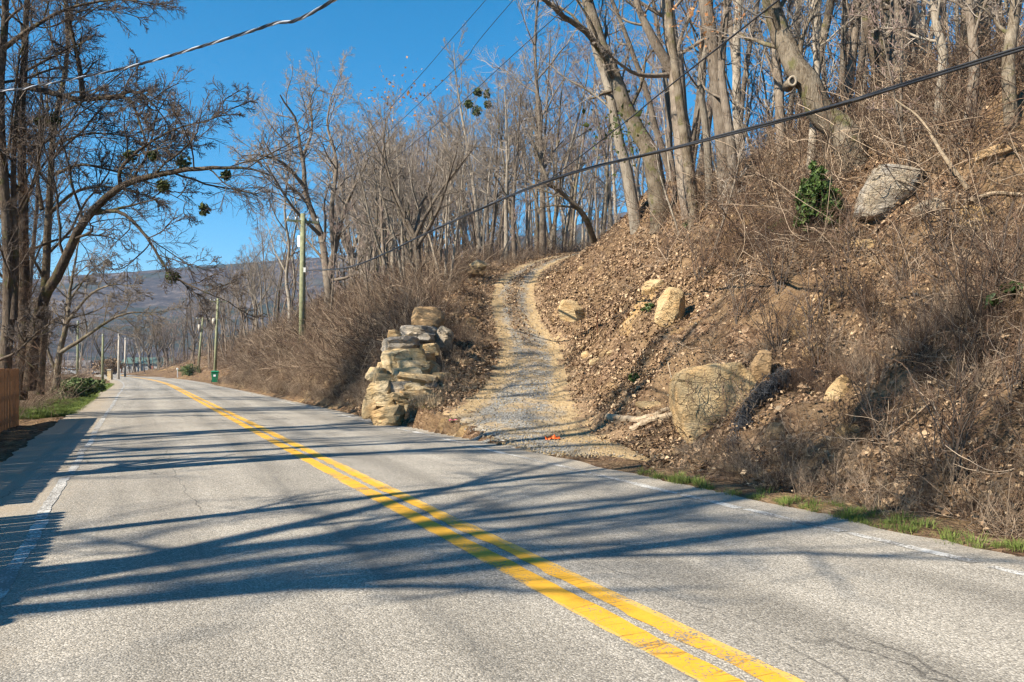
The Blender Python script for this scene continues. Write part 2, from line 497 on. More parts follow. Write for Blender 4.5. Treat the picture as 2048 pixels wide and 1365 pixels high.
def mat_ground():
    t = NT('hillside_soil', 0.97, 0.05)
    co = t.co("Object")
    v = t.node("ShaderNodeTexVoronoi"); v.inputs["Scale"].default_value = 15; v.inputs["Randomness"].default_value = 1
    wv = t.node("ShaderNodeVectorMath", operation='ADD')
    nn = t.node("ShaderNodeTexNoise"); nn.inputs["Scale"].default_value = 9
    t.l.new(co, nn.inputs["Vector"]); sc = t.node("ShaderNodeVectorMath", operation='SCALE'); sc.inputs["Scale"].default_value = 0.12
    t.l.new(nn.outputs["Color"], sc.inputs[0]); t.l.new(co, wv.inputs[0]); t.l.new(sc.outputs[0], wv.inputs[1])
    t.l.new(wv.outputs[0], v.inputs["Vector"])
    sep = t.node("ShaderNodeSeparateColor"); t.l.new(v.outputs["Color"], sep.inputs[0])
    leaf = t.ramp(sep.outputs[0], [(0.0, (0.045, 0.026, 0.016)), (0.4, (0.115, 0.07, 0.042)), (0.75, (0.20, 0.127, 0.078)), (1.0, (0.31, 0.215, 0.14))])
    soil = t.ramp(t.noise(co, 3.5, 6, 0.65), [(0.3, (0.095, 0.058, 0.034)), (0.7, (0.26, 0.175, 0.10))])
    clay = t.ramp(t.noise(co, 7, 6, 0.65), [(0.3, (0.32, 0.195, 0.085)), (0.7, (0.52, 0.36, 0.18))])
    m1 = t.ramp(t.noise(co, 1.1, 5, 0.6), [(0.42, 0.0), (0.56, 1.0)])
    c = t.mix(m1, leaf, soil)
    m2 = t.ramp(t.noise(co, 0.42, 5, 0.68, 0.3), [(0.60, 0.0), (0.67, 0.8)])
    c = t.mix(m2, c, clay)
    # far woods on the ridge: greyer, with evergreen patches
    geo = t.node("ShaderNodeNewGeometry"); ln = t.node("ShaderNodeVectorMath", operation='LENGTH')
    t.l.new(geo.outputs["Position"], ln.inputs[0])
    far = t.node("ShaderNodeMapRange"); far.inputs["From Min"].default_value = 160; far.inputs["From Max"].default_value = 420
    t.l.new(ln.outputs["Value"], far.inputs["Value"])
    w1 = t.ramp(t.noise(co, 0.045, 8, 0.85), [(0.36, (0.012, 0.012, 0.014)), (0.52, (0.07, 0.058, 0.052)), (0.66, (0.19, 0.155, 0.13))])
    w2 = t.ramp(t.noise(co, 0.0075, 7, 0.72), [(0.50, 0.0), (0.57, 0.7)])
    w = t.mix(w2, w1, (0.022, 0.036, 0.018))
    c = t.mix(far.outputs[0], c, w)
    h = t.math('ADD', v.outputs["Distance"], t.noise(co, 22, 5, 0.7))
    t.bump(h, 0.9, 0.05)
    return t.color(c)

ground_o = link('ground', mesh_np('ground', np.stack([GX, GY, GZ], -1), Q, smooth=True), mat_ground())
tag(ground_o, 'brown leaf strewn hillside rising from the road to the woods', kind='structure')

# ------------------------------------------------------------------ road
def mat_road():
    t = NT('chip_seal_asphalt', 0.88, 0.25)
    co = t.co("Object")
    g1 = t.voro(co, 95, 'F1', "Color"); sep = t.node("ShaderNodeSeparateColor"); t.l.new(g1, sep.inputs[0])
    d1 = t.voro(co, 95)
    stone = t.ramp(sep.outputs[0], [(0.0, (0.19, 0.17, 0.142)), (0.3, (0.285, 0.257, 0.214)), (0.75, (0.37, 0.334, 0.28)), (1.0, (0.52, 0.47, 0.40))])
    c = t.mix(t.ramp(d1, [(0.55, 0.0), (0.85, 0.6)]), stone, (0.09, 0.085, 0.078))
    uv = t.co("UV"); mp = t.node("ShaderNodeMapping"); mp.inputs["Scale"].default_value = (1.0, 0.06, 1)
    t.l.new(uv, mp.inputs["Vector"])
    streak = t.ramp(t.noise(mp.outputs[0], 2.2, 5, 0.6), [(0.3, 0.80), (0.7, 1.10)])
    blot = t.ramp(t.noise(co, 0.55, 6, 0.65), [(0.3, 0.85), (0.7, 1.12)])
    c = t.mix(1.0, c, streak, 'MULTIPLY'); c = t.mix(1.0, c, blot, 'MULTIPLY')
    sxw = t.node("ShaderNodeSeparateXYZ"); t.l.new(uv, sxw.inputs[0])
    aw = t.math('ADD', t.math('ABSOLUTE', sxw.outputs[0]), t.math('MULTIPLY', t.math('SUBTRACT', t.noise(mp.outputs[0], 1.1, 4), 0.5), 0.7))
    band = t.ramp(t.math('MULTIPLY', aw, 0.25), [(0.10, 1.0), (0.20, 0.80), (0.29, 1.05), (0.44, 1.06), (0.58, 0.82), (0.72, 1.0)])
    c = t.mix(1.0, c, band, 'MULTIPLY')
    tar = t.ramp(t.noise(mp.outputs[0], 0.9, 6, 0.7, 0.6), [(0.58, 0.0), (0.66, 0.5)])
    c = t.mix(tar, c, (0.12, 0.115, 0.105))
    # dark spots and tan dust
    c = t.mix(t.ramp(t.noise(co, 3.2, 4, 0.7), [(0.69, 0.0), (0.74, 0.55)]), c, (0.05, 0.048, 0.046))
    sx = t.node("ShaderNodeSeparateXYZ"); t.l.new(uv, sx.inputs[0])
    edge = t.ramp(t.math('ADD', t.math('ABSOLUTE', sx.outputs[0]), t.math('MULTIPLY', t.noise(co, 2.5, 4), 0.8)), [(0.0, 0.0), (1.0, 1.0)])
    em = t.node("ShaderNodeMapRange"); em.inputs["From Min"].default_value = 3.45; em.inputs["From Max"].default_value = 4.3
    t.l.new(t.math('ADD', t.math('ABSOLUTE', sx.outputs[0]), t.math('MULTIPLY', t.noise(co, 2.5, 5, 0.7), 0.9)), em.inputs["Value"])
    c = t.mix(t.math('MULTIPLY', em.outputs[0], 0.75), c, (0.34, 0.27, 0.19))
    # hairline cracks running along the lane
    mp2 = t.node("ShaderNodeMapping"); mp2.inputs["Scale"].default_value = (1.0, 0.13, 1)
    t.l.new(uv, mp2.inputs["Vector"])
    wv = t.node("ShaderNodeVectorMath", operation='ADD'); nn = t.node("ShaderNodeTexNoise"); nn.inputs["Scale"].default_value = 1.8; nn.inputs["Detail"].default_value = 6
    t.l.new(uv, nn.inputs["Vector"]); sc = t.node("ShaderNodeVectorMath", operation='SCALE'); sc.inputs["Scale"].default_value = 0.22
    t.l.new(nn.outputs["Color"], sc.inputs[0]); t.l.new(mp2.outputs[0], wv.inputs[0]); t.l.new(sc.outputs[0], wv.inputs[1])
    cr = t.ramp(t.voro(wv.outputs[0], 0.55, 'DISTANCE_TO_EDGE'), [(0.0, 1.0), (0.004, 0.0)])
    gate = t.ramp(t.noise(co, 0.3, 2), [(0.48, 0.0), (0.56, 0.7)])
    c = t.mix(t.math('MULTIPLY', cr, gate), c, (0.04, 0.037, 0.034))
    t.bump(t.math('MULTIPLY', d1, -1.0), 0.55, 0.006)
    return t.color(c)

def strip(name, offs, Ys, z, mat, parent=None, edge=None, crown=None):
    """ribbon following the road; offs = list of lateral offsets (m from centre)"""
    Ys = np.asarray(Ys); n = len(Ys)
    cx = road_cx(Ys)
    tx = np.gradient(cx, Ys); L = np.hypot(tx, 1); nxv = 1 / L; nyv = -tx / L
    s = np.concatenate([[0], np.cumsum(np.hypot(np.diff(cx), np.diff(Ys)))])
    V, U = [], []
    for k, o in enumerate(offs):
        oo = np.full(n, o, float)
        if edge is not None: oo = oo + edge(k, s)
        zz = z if crown is None else z + crown(oo)
        V.append(np.stack([cx + nxv * oo, Ys + nyv * oo, np.broadcast_to(zz, n)], 1)); U.append(np.stack([oo, s], 1))
    V = np.stack(V, 1); U = np.stack(U, 1)
    m = len(offs); idx = np.arange(n * m).reshape(n, m)
    Qd = np.stack([idx[:-1, :-1], idx[:-1, 1:], idx[1:, 1:], idx[1:, :-1]], -1).reshape(-1, 4)
    return link(name, mesh_np(name, V, Qd, smooth=True, uv=U.reshape(-1, 2)), mat, parent)

YR = np.concatenate([np.arange(-60, 0, 2), np.arange(0, 40, 0.2), np.arange(40, 420, 1.5)])
def road_edge(k, s):
    if k == 0: return -0.10 * vnoise(s * 1.3, s * 0, 3) - 0.10 * vnoise(s * 4.3, s * 0, 4)
    if k == 10: return 0.10 * vnoise(s * 1.3, s * 0, 5) + 0.10 * vnoise(s * 4.3, s * 0, 6)
    return 0 * s
CROWN = lambda o: 0.012 - 0.0032 * np.abs(o)
road = strip('road', [-4.15, -3.3, -2.6, -1.8, -0.9, 0, 0.9, 1.8, 2.6, 3.2, 3.36], YR, 0.0, mat_road(), edge=road_edge, crown=CROWN)
tag(road, 'grey two lane chip seal road running away to the left', kind='structure')

def mat_paint(name, col, wear, crackdark, uvcell):
    t = NT(name, 0.7, 0.25)
    co = t.co("Object"); uv = t.co("UV")
    n = t.noise(co, 55, 3, 0.7); big = t.noise(co, 1.6, 4, 0.6)
    w = t.math('ADD', t.math('MULTIPLY', n, 0.55), t.math('MULTIPLY', big, 0.45))
    mask = t.ramp(w, [(wear, 1.0), (wear + 0.05, 0.0)])
    wv = t.node("ShaderNodeVectorMath", operation='ADD'); nn = t.node("ShaderNodeTexNoise"); nn.inputs["Scale"].default_value = 7
    t.l.new(uv, nn.inputs["Vector"]); sc = t.node("ShaderNodeVectorMath", operation='SCALE'); sc.inputs["Scale"].default_value = 0.09
    t.l.new(nn.outputs["Color"], sc.inputs[0]); t.l.new(uv, wv.inputs[0]); t.l.new(sc.outputs[0], wv.inputs[1])
    mp = t.node("ShaderNodeMapping"); mp.inputs["Scale"].default_value = (0.7, 6.5, 1); mp.inputs["Rotation"].default_value = (0, 0, 0.12)
    t.l.new(wv.outputs[0], mp.inputs["Vector"])
    cr = t.ramp(t.voro(mp.outputs[0], uvcell, 'DISTANCE_TO_EDGE'), [(0.0, 1.0), (0.035, 0.0)])
    gate = t.ramp(t.noise(co, 2.2, 3), [(0.42, 0.0), (0.55, 1.0)])
    cr = t.math('MULTIPLY', cr, gate)
    tone = t.ramp(t.noise(co, 9, 4, 0.7), [(0.3, tuple(k * 0.82 for k in col)), (0.7, col)])
    c = t.mix(mask, tone, (0.20, 0.185, 0.165))
    c = t.mix(t.math('MULTIPLY', cr, 0.8), c, crackdark)
    t.bump(n, 0.4, 0.004)
    return t.color(c)

YL = np.concatenate([np.arange(1.0, 30, 0.05), np.arange(30, 220, 0.5)])
def jag(amp, seed, f=9.0):
    def e(k, s):
        j = (vnoise(s * f, s * 0 + k, seed) - 0.5) * amp + (np.floor(vnoise(s * 2.3, s * 0 + k, seed + 5) * 4) / 4 - 0.4) * amp
        return j * (1 - sstep(35, 60, s))
    return e
yel = mat_paint('yellow_paint', (0.74, 0.39, 0.035), 0.40, (0.22, 0.12, 0.03), 1.0)
yel_old = mat_paint('faded_yellow_paint', (0.70, 0.42, 0.10), 0.42, (0.28, 0.2, 0.1), 1.0)
wht = mat_paint('white_paint', (0.60, 0.58, 0.54), 0.49, (0.15, 0.14, 0.12), 1.0)
strip('centre_line', [-0.19, -0.03], YL, 0.0165, yel, road, jag(0.012, 11))
strip('centre_line', [0.055, 0.165], YL, 0.0165, yel, road, jag(0.03, 15, 5))
strip('worn_centre_line', [0.10, 0.225], YL, 0.0145, yel_old, road, jag(0.014, 21))
strip('worn_centre_line', [-0.205, -0.05], YL, 0.0145, yel_old, road, jag(0.014, 25))
# the edge lines are broken into worn pieces
def edge_line(off, seed, solid):
    s0 = 2.0; r = random.Random(seed); k = 0
    while s0 < 150:
        ln = r.uniform(*solid) * (1 if s0 < 30 else 4)
        ys = np.arange(s0, min(s0 + ln, 150), 0.06 if s0 < 30 else 0.5)
        if len(ys) > 3:
            w = r.uniform(0.042, 0.06)
            o = r.uniform(-0.03, 0.03)
            strip('edge_line', [off - w + o, off + w + o], ys, 0.0065, wht, road, jag(0.02, seed + k, 7))
        s0 += ln + r.uniform(0.01, 0.06) * (1 if s0 < 30 else 0.3); k += 1
edge_line(-3.24, 41, (0.9, 3.2))
edge_line(2.98, 77, (0.8, 2.8))

# ------------------------------------------------------------------ gravel driveway
def mat_drive():
    t = NT('gravel_and_clay', 0.95, 0.1)
    co = t.co("Object"); uv = t.co("UV")
    sx = t.node("ShaderNodeSeparateXYZ"); t.l.new(uv, sx.inputs[0])
    g = t.voro(co, 38, 'F1', "Color"); sep = t.node("ShaderNodeSeparateColor"); t.l.new(g, sep.inputs[0]); gd = t.voro(co, 38)
    stone = t.ramp(sep.outputs[0], [(0.0, (0.12, 0.112, 0.10)), (0.5, (0.26, 0.245, 0.215)), (1.0, (0.46, 0.44, 0.40))])
    stone = t.mix(t.ramp(gd, [(0.5, 0.0), (0.9, 0.8)]), stone, (0.12, 0.10, 0.08))
    clay = t.ramp(t.noise(co, 6, 6, 0.7), [(0.3, (0.31, 0.215, 0.112)), (0.7, (0.49, 0.36, 0.205))])
    mp = t.node("ShaderNodeMapping"); mp.inputs["Scale"].default_value = (1, 0.22, 1); t.l.new(uv, mp.inputs["Vector"])
    wob = t.math('MULTIPLY', t.math('SUBTRACT', t.noise(mp.outputs[0], 1.5, 6, 0.68), 0.5), 2.6)
    # u runs -1..1 across: clay on both shoulders and in a band, gravel in the wheel tracks
    au = t.math('ABSOLUTE', sx.outputs[0])
    k = t.math('ADD', au, t.math('MULTIPLY', wob, 0.55))
    m = t.ramp(t.math('MULTIPLY', k, 0.8), [(0.30, 0.0), (0.50, 1.0)])
    c = t.mix(m, stone, clay)
    m2 = t.ramp(t.noise(co, 1.3, 5, 0.65), [(0.50, 0.0), (0.60, 0.8)])
    c = t.mix(m2, c, clay)
    # leafy hump between the two wheel ruts further up
    hump = t.ramp(t.math('ADD', au, t.math('MULTIPLY', wob, 0.25)), [(0.10, 0.8), (0.32, 0.0)])
    vr = t.node("ShaderNodeMapRange"); vr.inputs["From Min"].default_value = 9; vr.inputs["From Max"].default_value = 17
    t.l.new(sx.outputs[1], vr.inputs["Value"])
    c = t.mix(t.math('MULTIPLY', hump, vr.outputs[0]), c, t.ramp(t.noise(co, 20, 4, 0.7), [(0.3, (0.11, 0.07, 0.042)), (0.7, (0.27, 0.19, 0.12))]))
    ed = t.ramp(t.math('ADD', au, t.math('MULTIPLY', t.math('SUBTRACT', t.noise(co, 2.4, 6, 0.7), 0.5), 1.3)), [(0.85, 0.0), (1.1, 0.85)])
    soil = t.ramp(t.noise(co, 18, 4, 0.7), [(0.3, (0.12, 0.075, 0.045)), (0.7, (0.30, 0.20, 0.125))])
    c = t.mix(ed, c, soil)
    h = t.math('ADD', gd, t.noise(co, 16, 4))
    t.bump(h, 0.8, 0.03)
    return t.color(c)
nu = 17; us = np.linspace(-1.28, 1.28, nu)
V = []; U = []
dp = catmull(DRV[:, :3], 420); dt = np.gradient(dp[:, :2], axis=0); dt /= np.linalg.norm(dt, axis=1, keepdims=True)
dn_ = np.stack([dt[:, 1], -dt[:, 0]], 1); dh = np.interp(dp[:, 1], [12.7, 14, 16, 20, 30, 80], [2.9, 2.4, 1.75, 1.2, 1.0, 1.1])
ds = np.concatenate([[0], np.cumsum(np.linalg.norm(np.diff(dp[:, :2], axis=0), axis=1))])
for u in us:
    w = u * dh + (0.5 * fbm(ds * 0.6, ds * 0 + u * 0.4, 61, 3) + 0.35 * fbm(ds * 2.6, ds * 0 + 7 + u * .4, 62, 3)) * abs(u)
    X = dp[:, 0] + dn_[:, 0] * w; Y = dp[:, 1] + dn_[:, 1] * w
    Z = ground(X, Y) + 0.03 - 0.10 * sstep(1.05, 1.28, abs(u)) - 0.05 * np.exp(-((abs(u) - 0.55) / 0.25) ** 2) * sstep(14, 20, Y)
    dd = sd(X, Y)
    Z = np.where(dd < 3.6, 0.004 - 0.02 * sstep(3.6, 3.0, dd) * 0, Z) - 0.03 * (1 - sstep(3.2, 3.5, dd))
    Z = Z - 0.12 * (1 - sstep(0.0, 0.7, ds)) - 0.05 * sstep(0.75, 1.1, abs(u)) * (1 - sstep(0.5, 3.0, ds))
    V.append(np.stack([X, Y, Z], 1)); U.append(np.stack([np.full(len(ds), u), ds], 1))
V = np.stack(V, 1); U = np.stack(U, 1)
idx = np.arange(V.shape[0] * nu).reshape(-1, nu)
Q = np.stack([idx[:-1, :-1], idx[:-1, 1:], idx[1:, 1:], idx[1:, :-1]], -1).reshape(-1, 4)
drive = link('gravel_driveway', mesh_np('gravel_driveway', V, Q, True, U.reshape(-1, 2)), mat_drive())
tag(drive, 'steep gravel driveway with tan wheel ruts climbing into the woods', kind='structure')

# ------------------------------------------------------------------ scattering by geometry nodes (only for uncountable cover)
def scatter(name, protos, P, rot, scl, idx, label, cat):
    """protos: list of (mesh, material); P (n,3); rot (n,3); scl (n,); idx (n,)"""
    col = bpy.data.collections.new(name + '_pieces')
    for k, (me, mt) in enumerate(protos):
        o = bpy.data.objects.new(f"{k:02d}_{name}_piece", me)
        if not me.materials: me.materials.append(mt)
        col.objects.link(o)
    me = bpy.data.meshes.new(name)
    n = len(P)
    me.vertices.add(n); me.vertices.foreach_set("co", np.asarray(P, np.float32).ravel())
    for nm, typ, arr, key in (("rot", 'FLOAT_VECTOR', rot, "vector"), ("scl", 'FLOAT', scl, "value"), ("pick", 'INT', idx, "value")):
        a = me.attributes.new(nm, typ, 'POINT')
        a.data.foreach_set(key, np.asarray(arr, np.int32 if typ == 'INT' else np.float32).ravel())
    o = link(name, me)
    ng = bpy.data.node_groups.new(name + '_nodes', 'GeometryNodeTree')
    ng.interface.new_socket("Geometry", in_out='INPUT', socket_type='NodeSocketGeometry')
    ng.interface.new_socket("Geometry", in_out='OUTPUT', socket_type='NodeSocketGeometry')
    N = ng.nodes; L = ng.links
    gi = N.new('NodeGroupInput'); go = N.new('NodeGroupOutput'); ip = N.new('GeometryNodeInstanceOnPoints')
    ci = N.new('GeometryNodeCollectionInfo'); ci.inputs[0].default_value = col
    ci.inputs["Separate Children"].default_value = True; ci.inputs["Reset Children"].default_value = True
    L.new(gi.outputs[0], ip.inputs["Points"]); L.new(ci.outputs[0], ip.inputs["Instance"])
    ip.inputs["Pick Instance"].default_value = True
    for nm, typ, sock in (("rot", 'FLOAT_VECTOR', "Rotation"), ("scl", 'FLOAT', "Scale"), ("pick", 'INT', "Instance Index")):
        a = N.new('GeometryNodeInputNamedAttribute'); a.data_type = typ; a.inputs["Name"].default_value = nm
        L.new(a.outputs[0], ip.inputs[sock])
    L.new(ip.outputs[0], go.inputs[0])
    md = o.modifiers.new("scatter", 'NODES'); md.node_group = ng
    tag(o, label, cat, kind='stuff')
    return o

# ------------------------------------------------------------------ growing wood
def grow(P, R, n, t0, t1, ang, angsd, L, K, wob, trop, ratio, tip, g, lfall=0.5, absL=False, rmax=None, minr=0.0):
    N, KP, _ = P.shape
    plen = np.linalg.norm(np.diff(P, axis=1), axis=2).sum(1)
    t = t0 + (t1 - t0) * (np.arange(n)[None, :] + g.random((N, n))) / n
    u = t * (KP - 1); i = np.minimum(u.astype(int), KP - 2); f = (u - i)[..., None]
    ii = np.arange(N)[:, None]
    a = P[ii, i]; b = P[ii, i + 1]
    pos = a + (b - a) * f; T = unit(b - a)
    r = R[ii, i] * (1 - f[..., 0]) + R[ii, i + 1] * f[..., 0]
    az = (np.arange(n)[None, :] * 2.4 + g.random((N, 1)) * 6.28 + g.normal(0, 0.5, (N, n)))
    ref = np.where(np.abs(T[..., 2:3]) > 0.8, np.array([1.0, 0, 0]), np.array([0, 0, 1.0]))
    Uv = unit(np.cross(T, ref)); W = np.cross(T, Uv)
    an = np.clip(g.normal(ang, angsd, (N, n)), 0.1, 1.9)[..., None]
    D = unit(np.cos(an) * T + np.sin(an) * (np.cos(az)[..., None] * Uv + np.sin(az)[..., None] * W))
    base = np.full((N, n), L) if absL else plen[:, None] * L
    ln = base * (1 - lfall * t) * g.uniform(0.6, 1.25, (N, n))
    r0 = np.maximum(r * ratio * g.uniform(0.75, 1.1, (N, n)), tip)
    if rmax: r0 = np.minimum(r0, rmax)
    pos = pos.reshape(-1, 3); D = D.reshape(-1, 3); ln = ln.ravel(); r0 = r0.ravel()
    out = np.empty((len(pos), K, 3)); out[:, 0] = pos; rad = np.empty((len(pos), K))
    tr = np.asarray(trop, float)
    for k in range(1, K):
        D = unit(D + g.normal(0, wob, D.shape) + tr[None, :])
        out[:, k] = out[:, k - 1] + D * (ln / (K - 1))[:, None]
    tt = np.linspace(0, 1, K)[None, :]
    rad = r0[:, None] * (1 - tt) ** 0.9 + tip * tt ** 0.5
    return out, np.maximum(rad, tip * 0.8)

def trunk_line(H, lean, wob, K, g, r0, rtip, start=(0, 0, -0.25)):
    D = np.array([lean[0], lean[1], 1.0]); D /= np.linalg.norm(D)
    P = [np.array(start, float)]
    for k in range(1, K):
        D = D + g.normal(0, wob, 3) * np.array([1, 1, 0.3]) + np.array([0, 0, 0.02]); D /= np.linalg.norm(D)
        P.append(P[-1] + D * H / (K - 1))
    t = np.linspace(0, 1, K)
    R = r0 * (1 - t) ** 0.8 + rtip; R[0] *= 1.35
    return np.array(P), R

def finish_tree(stems, spec, g):
    """stems: list of (P (K,3), R (K,)); returns trunk mesh arrays and crown mesh arrays"""
    parts_t, parts_c = [], []
    S = [(np.asarray(p)[None], np.asarray(r)[None]) for p, r in stems]
    for p, r in S: parts_t.append(tubes(p, r, 9))
    KP = 12
    P0 = np.concatenate([catmull(p[0], KP)[None] for p, r in S])
    R0 = np.stack([np.interp(np.linspace(0, 1, KP), np.linspace(0, 1, r.shape[1]), r[0]) for p, r in S])
    cur = (P0, R0)
    for k, lv in enumerate(spec):
        nxt = grow(*cur, g=g, **{q: v for q, v in lv.items() if q not in ('sides', 'to')})
        (parts_t if lv.get('to') == 't' else parts_c).append(tubes(*nxt, lv['sides']))
        cur = nxt
    return cat_tubes(parts_t), cat_tubes(parts_c), cur

def tree_meshes(name, stems, spec, g):
    (tv, tq), (cv, cq), tips = finish_tree(stems, spec, g)
    return mesh_np(name + '_trunk', tv, tq, True), mesh_np(name + '_crown', cv, cq, True), tips

UP = (0, 0, 0.10)
def spec_forest(g, dens=1.0, t0=0.38):
    return [dict(n=int(15 * dens), t0=t0, t1=0.98, ang=0.82, angsd=0.22, L=0.34, K=8, wob=0.11, trop=(0, 0, 0.10), ratio=0.45, tip=0.012, lfall=0.62, sides=5, to='t'),
            dict(n=7, t0=0.25, t1=1.0, ang=0.65, angsd=0.25, L=0.42, K=5, wob=0.13, trop=(0, 0, 0.08), ratio=0.5, tip=0.009, lfall=0.4, sides=3),
            dict(n=6, t0=0.15, t1=1.0, ang=0.7, angsd=0.3, L=0.5, K=4, wob=0.14, trop=(0, 0, 0.05), ratio=0.6, tip=0.0065, sides=3),
            dict(n=5, t0=0.2, t1=1.0, ang=0.75, angsd=0.3, L=0.62, K=3, wob=0.14, trop=(0, 0, 0.04), ratio=0.7, tip=0.0045, sides=3)]

def spec_spread():
    return [dict(n=11, t0=0.25, t1=0.98, ang=0.75, angsd=0.2, L=0.45, K=8, wob=0.15, trop=(0, 0, 0.04), ratio=0.5, tip=0.014, lfall=0.5, sides=5, to='t'),
            dict(n=7, t0=0.2, t1=1.0, ang=0.75, angsd=0.25, L=0.45, K=6, wob=0.17, trop=(0, 0, 0.03), ratio=0.5, tip=0.008, lfall=0.4, sides=3),
            dict(n=7, t0=0.15, t1=1.0, ang=0.75, angsd=0.3, L=0.5, K=4, wob=0.16, trop=(0, 0, 0.02), ratio=0.6, tip=0.0065, sides=3),
            dict(n=5, t0=0.2, t1=1.0, ang=0.75, angsd=0.3, L=0.55, K=3, wob=0.15, trop=(0, 0, 0.0), ratio=0.7, tip=0.0065, sides=3)]

PROTO = {}
def proto(kind):
    return PROTO[kind]
for k in range(5):       # tall slim single stem
    g = np.random.default_rng(100 + k)
    H = [17, 19, 16, 18, 15][k]
    st = [trunk_line(H, (g.normal(0, .06), g.normal(0, .06)), 0.035, 16, g, [0.17, 0.20, 0.14, 0.16, 0.12][k], 0.015)]
    PROTO['slim%d' % k] = tree_meshes('slim%d' % k, st, spec_forest(g, 1.0, [0.42, 0.5, 0.35, 0.55, 0.3][k]), g)[:2]
for k in range(3):       # several stems leaning apart
    g = np.random.default_rng(200 + k)
    st = []
    for j in range([4, 3, 2][k]):
        a = j * 2 * math.pi / [4, 3, 2][k] + g.random()
        st.append(trunk_line(g.uniform(13, 16), (0.22 * math.cos(a), 0.22 * math.sin(a)), 0.05, 14, g, g.uniform(0.10, 0.15), 0.014, (0.22 * math.cos(a), 0.22 * math.sin(a), -0.3)))
    PROTO['multi%d' % k] = tree_meshes('multi%d' % k, st, [dict(spec_forest(g)[0], n=10)] + spec_forest(g)[1:3] + [dict(spec_forest(g)[3], n=3)], g)[:2]
for k in range(2):       # broad crown
    g = np.random.default_rng(300 + k)
    P, R = trunk_line(5.5, (0.05, 0.0), 0.05, 8, g, 0.27, 0.17)
    st = [(P, R)]
    for j in range(5):
        a = j * 1.256 + g.random() * 0.7
        p, r = trunk_line(g.uniform(8.5, 11), (0.55 * math.cos(a), 0.55 * math.sin(a)), 0.09, 12, g, 0.15, 0.02, P[-1 - (j % 2)])
        r[0] = 0.15; st.append((p, r))
    sp = spec_spread(); sp[0] = dict(sp[0], n=8); sp[3] = dict(sp[3], n=3); sp[2] = dict(sp[2], n=6)
    PROTO['broad%d' % k] = tree_meshes('broad%d' % k, st, sp, g)[:2]
for k in range(3):       # thin understory sapling
    g = np.random.default_rng(400 + k)
    st = [trunk_line([7, 8.5, 5.5][k], (g.normal(0, .12), g.normal(0, .12)), 0.06, 12, g, 0.045, 0.008)]
    sp = spec_forest(g, 0.9, 0.25); sp = [dict(sp[0], L=0.28), dict(sp[1], n=6), dict(sp[2], n=5)]
    PROTO['sapling%d' % k] = tree_meshes('sapling%d' % k, st, sp, g)[:2]

for k in range(4):       # open crowned roadside trees
    g = np.random.default_rng(600 + k)
    P, R = trunk_line([9, 7, 10, 8][k], (g.normal(0, .08), g.normal(0, .08)), 0.05, 10, g, 0.24, 0.14)
    st = [(P, R)]
    for j in range([2, 3, 3, 4][k]):
        a = j * 6.283 / [2, 3, 3, 4][k] + g.random()
        p, r = trunk_line(g.uniform(8, 11), (0.33 * math.cos(a), 0.33 * math.sin(a)), 0.09, 12, g, 0.14, 0.025, P[-1 - (j % 3)]); r[0] = 0.14
        st.append((p, r))
    sp = spec_spread(); sp = [dict(sp[0], n=6, ratio=0.6), dict(sp[1], n=5, ratio=0.6), dict(sp[2], n=4)]
    PROTO['open%d' % k] = tree_meshes('open%d' % k, st, sp, g)[:2]

BARKS = {'g': 'bark_grey', 'p': 'bark_pale', 'm': 'bark_moss', 'd': 'bark_dark'}
_mat_copies = {}
def plant(kind, x, y, rz, sc, label, group=None, bark='g', twig='twig', name='bare_tree', lean=(0, 0), sink=0.05):
    tm, cm = PROTO[kind]
    e = empty(name, (x, y, gz(x, y) - sink), rz, sc)
    e.rotation_euler = (lean[0], lean[1], rz)
    for nm, me, mt in (('trunk', tm, M[BARKS[bark]]), ('crown', cm, M[twig])):
        if not me.materials: me.materials.append(mt)
        o = bpy.data.objects.new(nm, me); COL.objects.link(o); o.parent = e
        o.material_slots[0].link = 'OBJECT'; o.material_slots[0].material = mt
    tag(e, label, 'tree', group)
    return e

def custom_tree(name, stems, spec, seed, label, bark='g', twig='twig', group=None, extra=None):
    """stems: list of (list of world points, r0, r1)"""
    g = np.random.default_rng(seed)
    st = []
    for pts, r0, r1 in stems:
        K = max(8, len(pts) * 3)
        P = catmull(pts, K)
        P[2:-1] += np.stack([np.convolve(g.normal(0, r0 * 0.22, K), np.ones(3) / 3, 'same') for _ in range(3)], 1)[2:-1] * np.clip(np.linspace(.5, 2, K), 0, 1)[2:-1, None]
        st.append((P, np.linspace(0, 1, K) ** 0.85 * (r1 - r0) + r0))
    org = np.array(st[0][0][0])
    st = [(p - org, r) for p, r in st]
    tm, cm, tips = tree_meshes(name, st, spec, g)
    e = empty(name, org)
    link('trunk', tm, M[BARKS[bark]], e); link('crown', cm, M[twig], e)
    tag(e, label, 'tree', group)
    return e, tips, org

print('setup done')
# ------------------------------------------------------------------ left roadside trees
def stem(pts, r0, r1):
    return ([px(*p) for p in pts], r0, r1)
def stemk(pts, r0, r1):
    k = rooted.k
    return ([px(a, b, c * k) for a, b, c in pts], r0 * k ** .8, r1 * k ** .8)

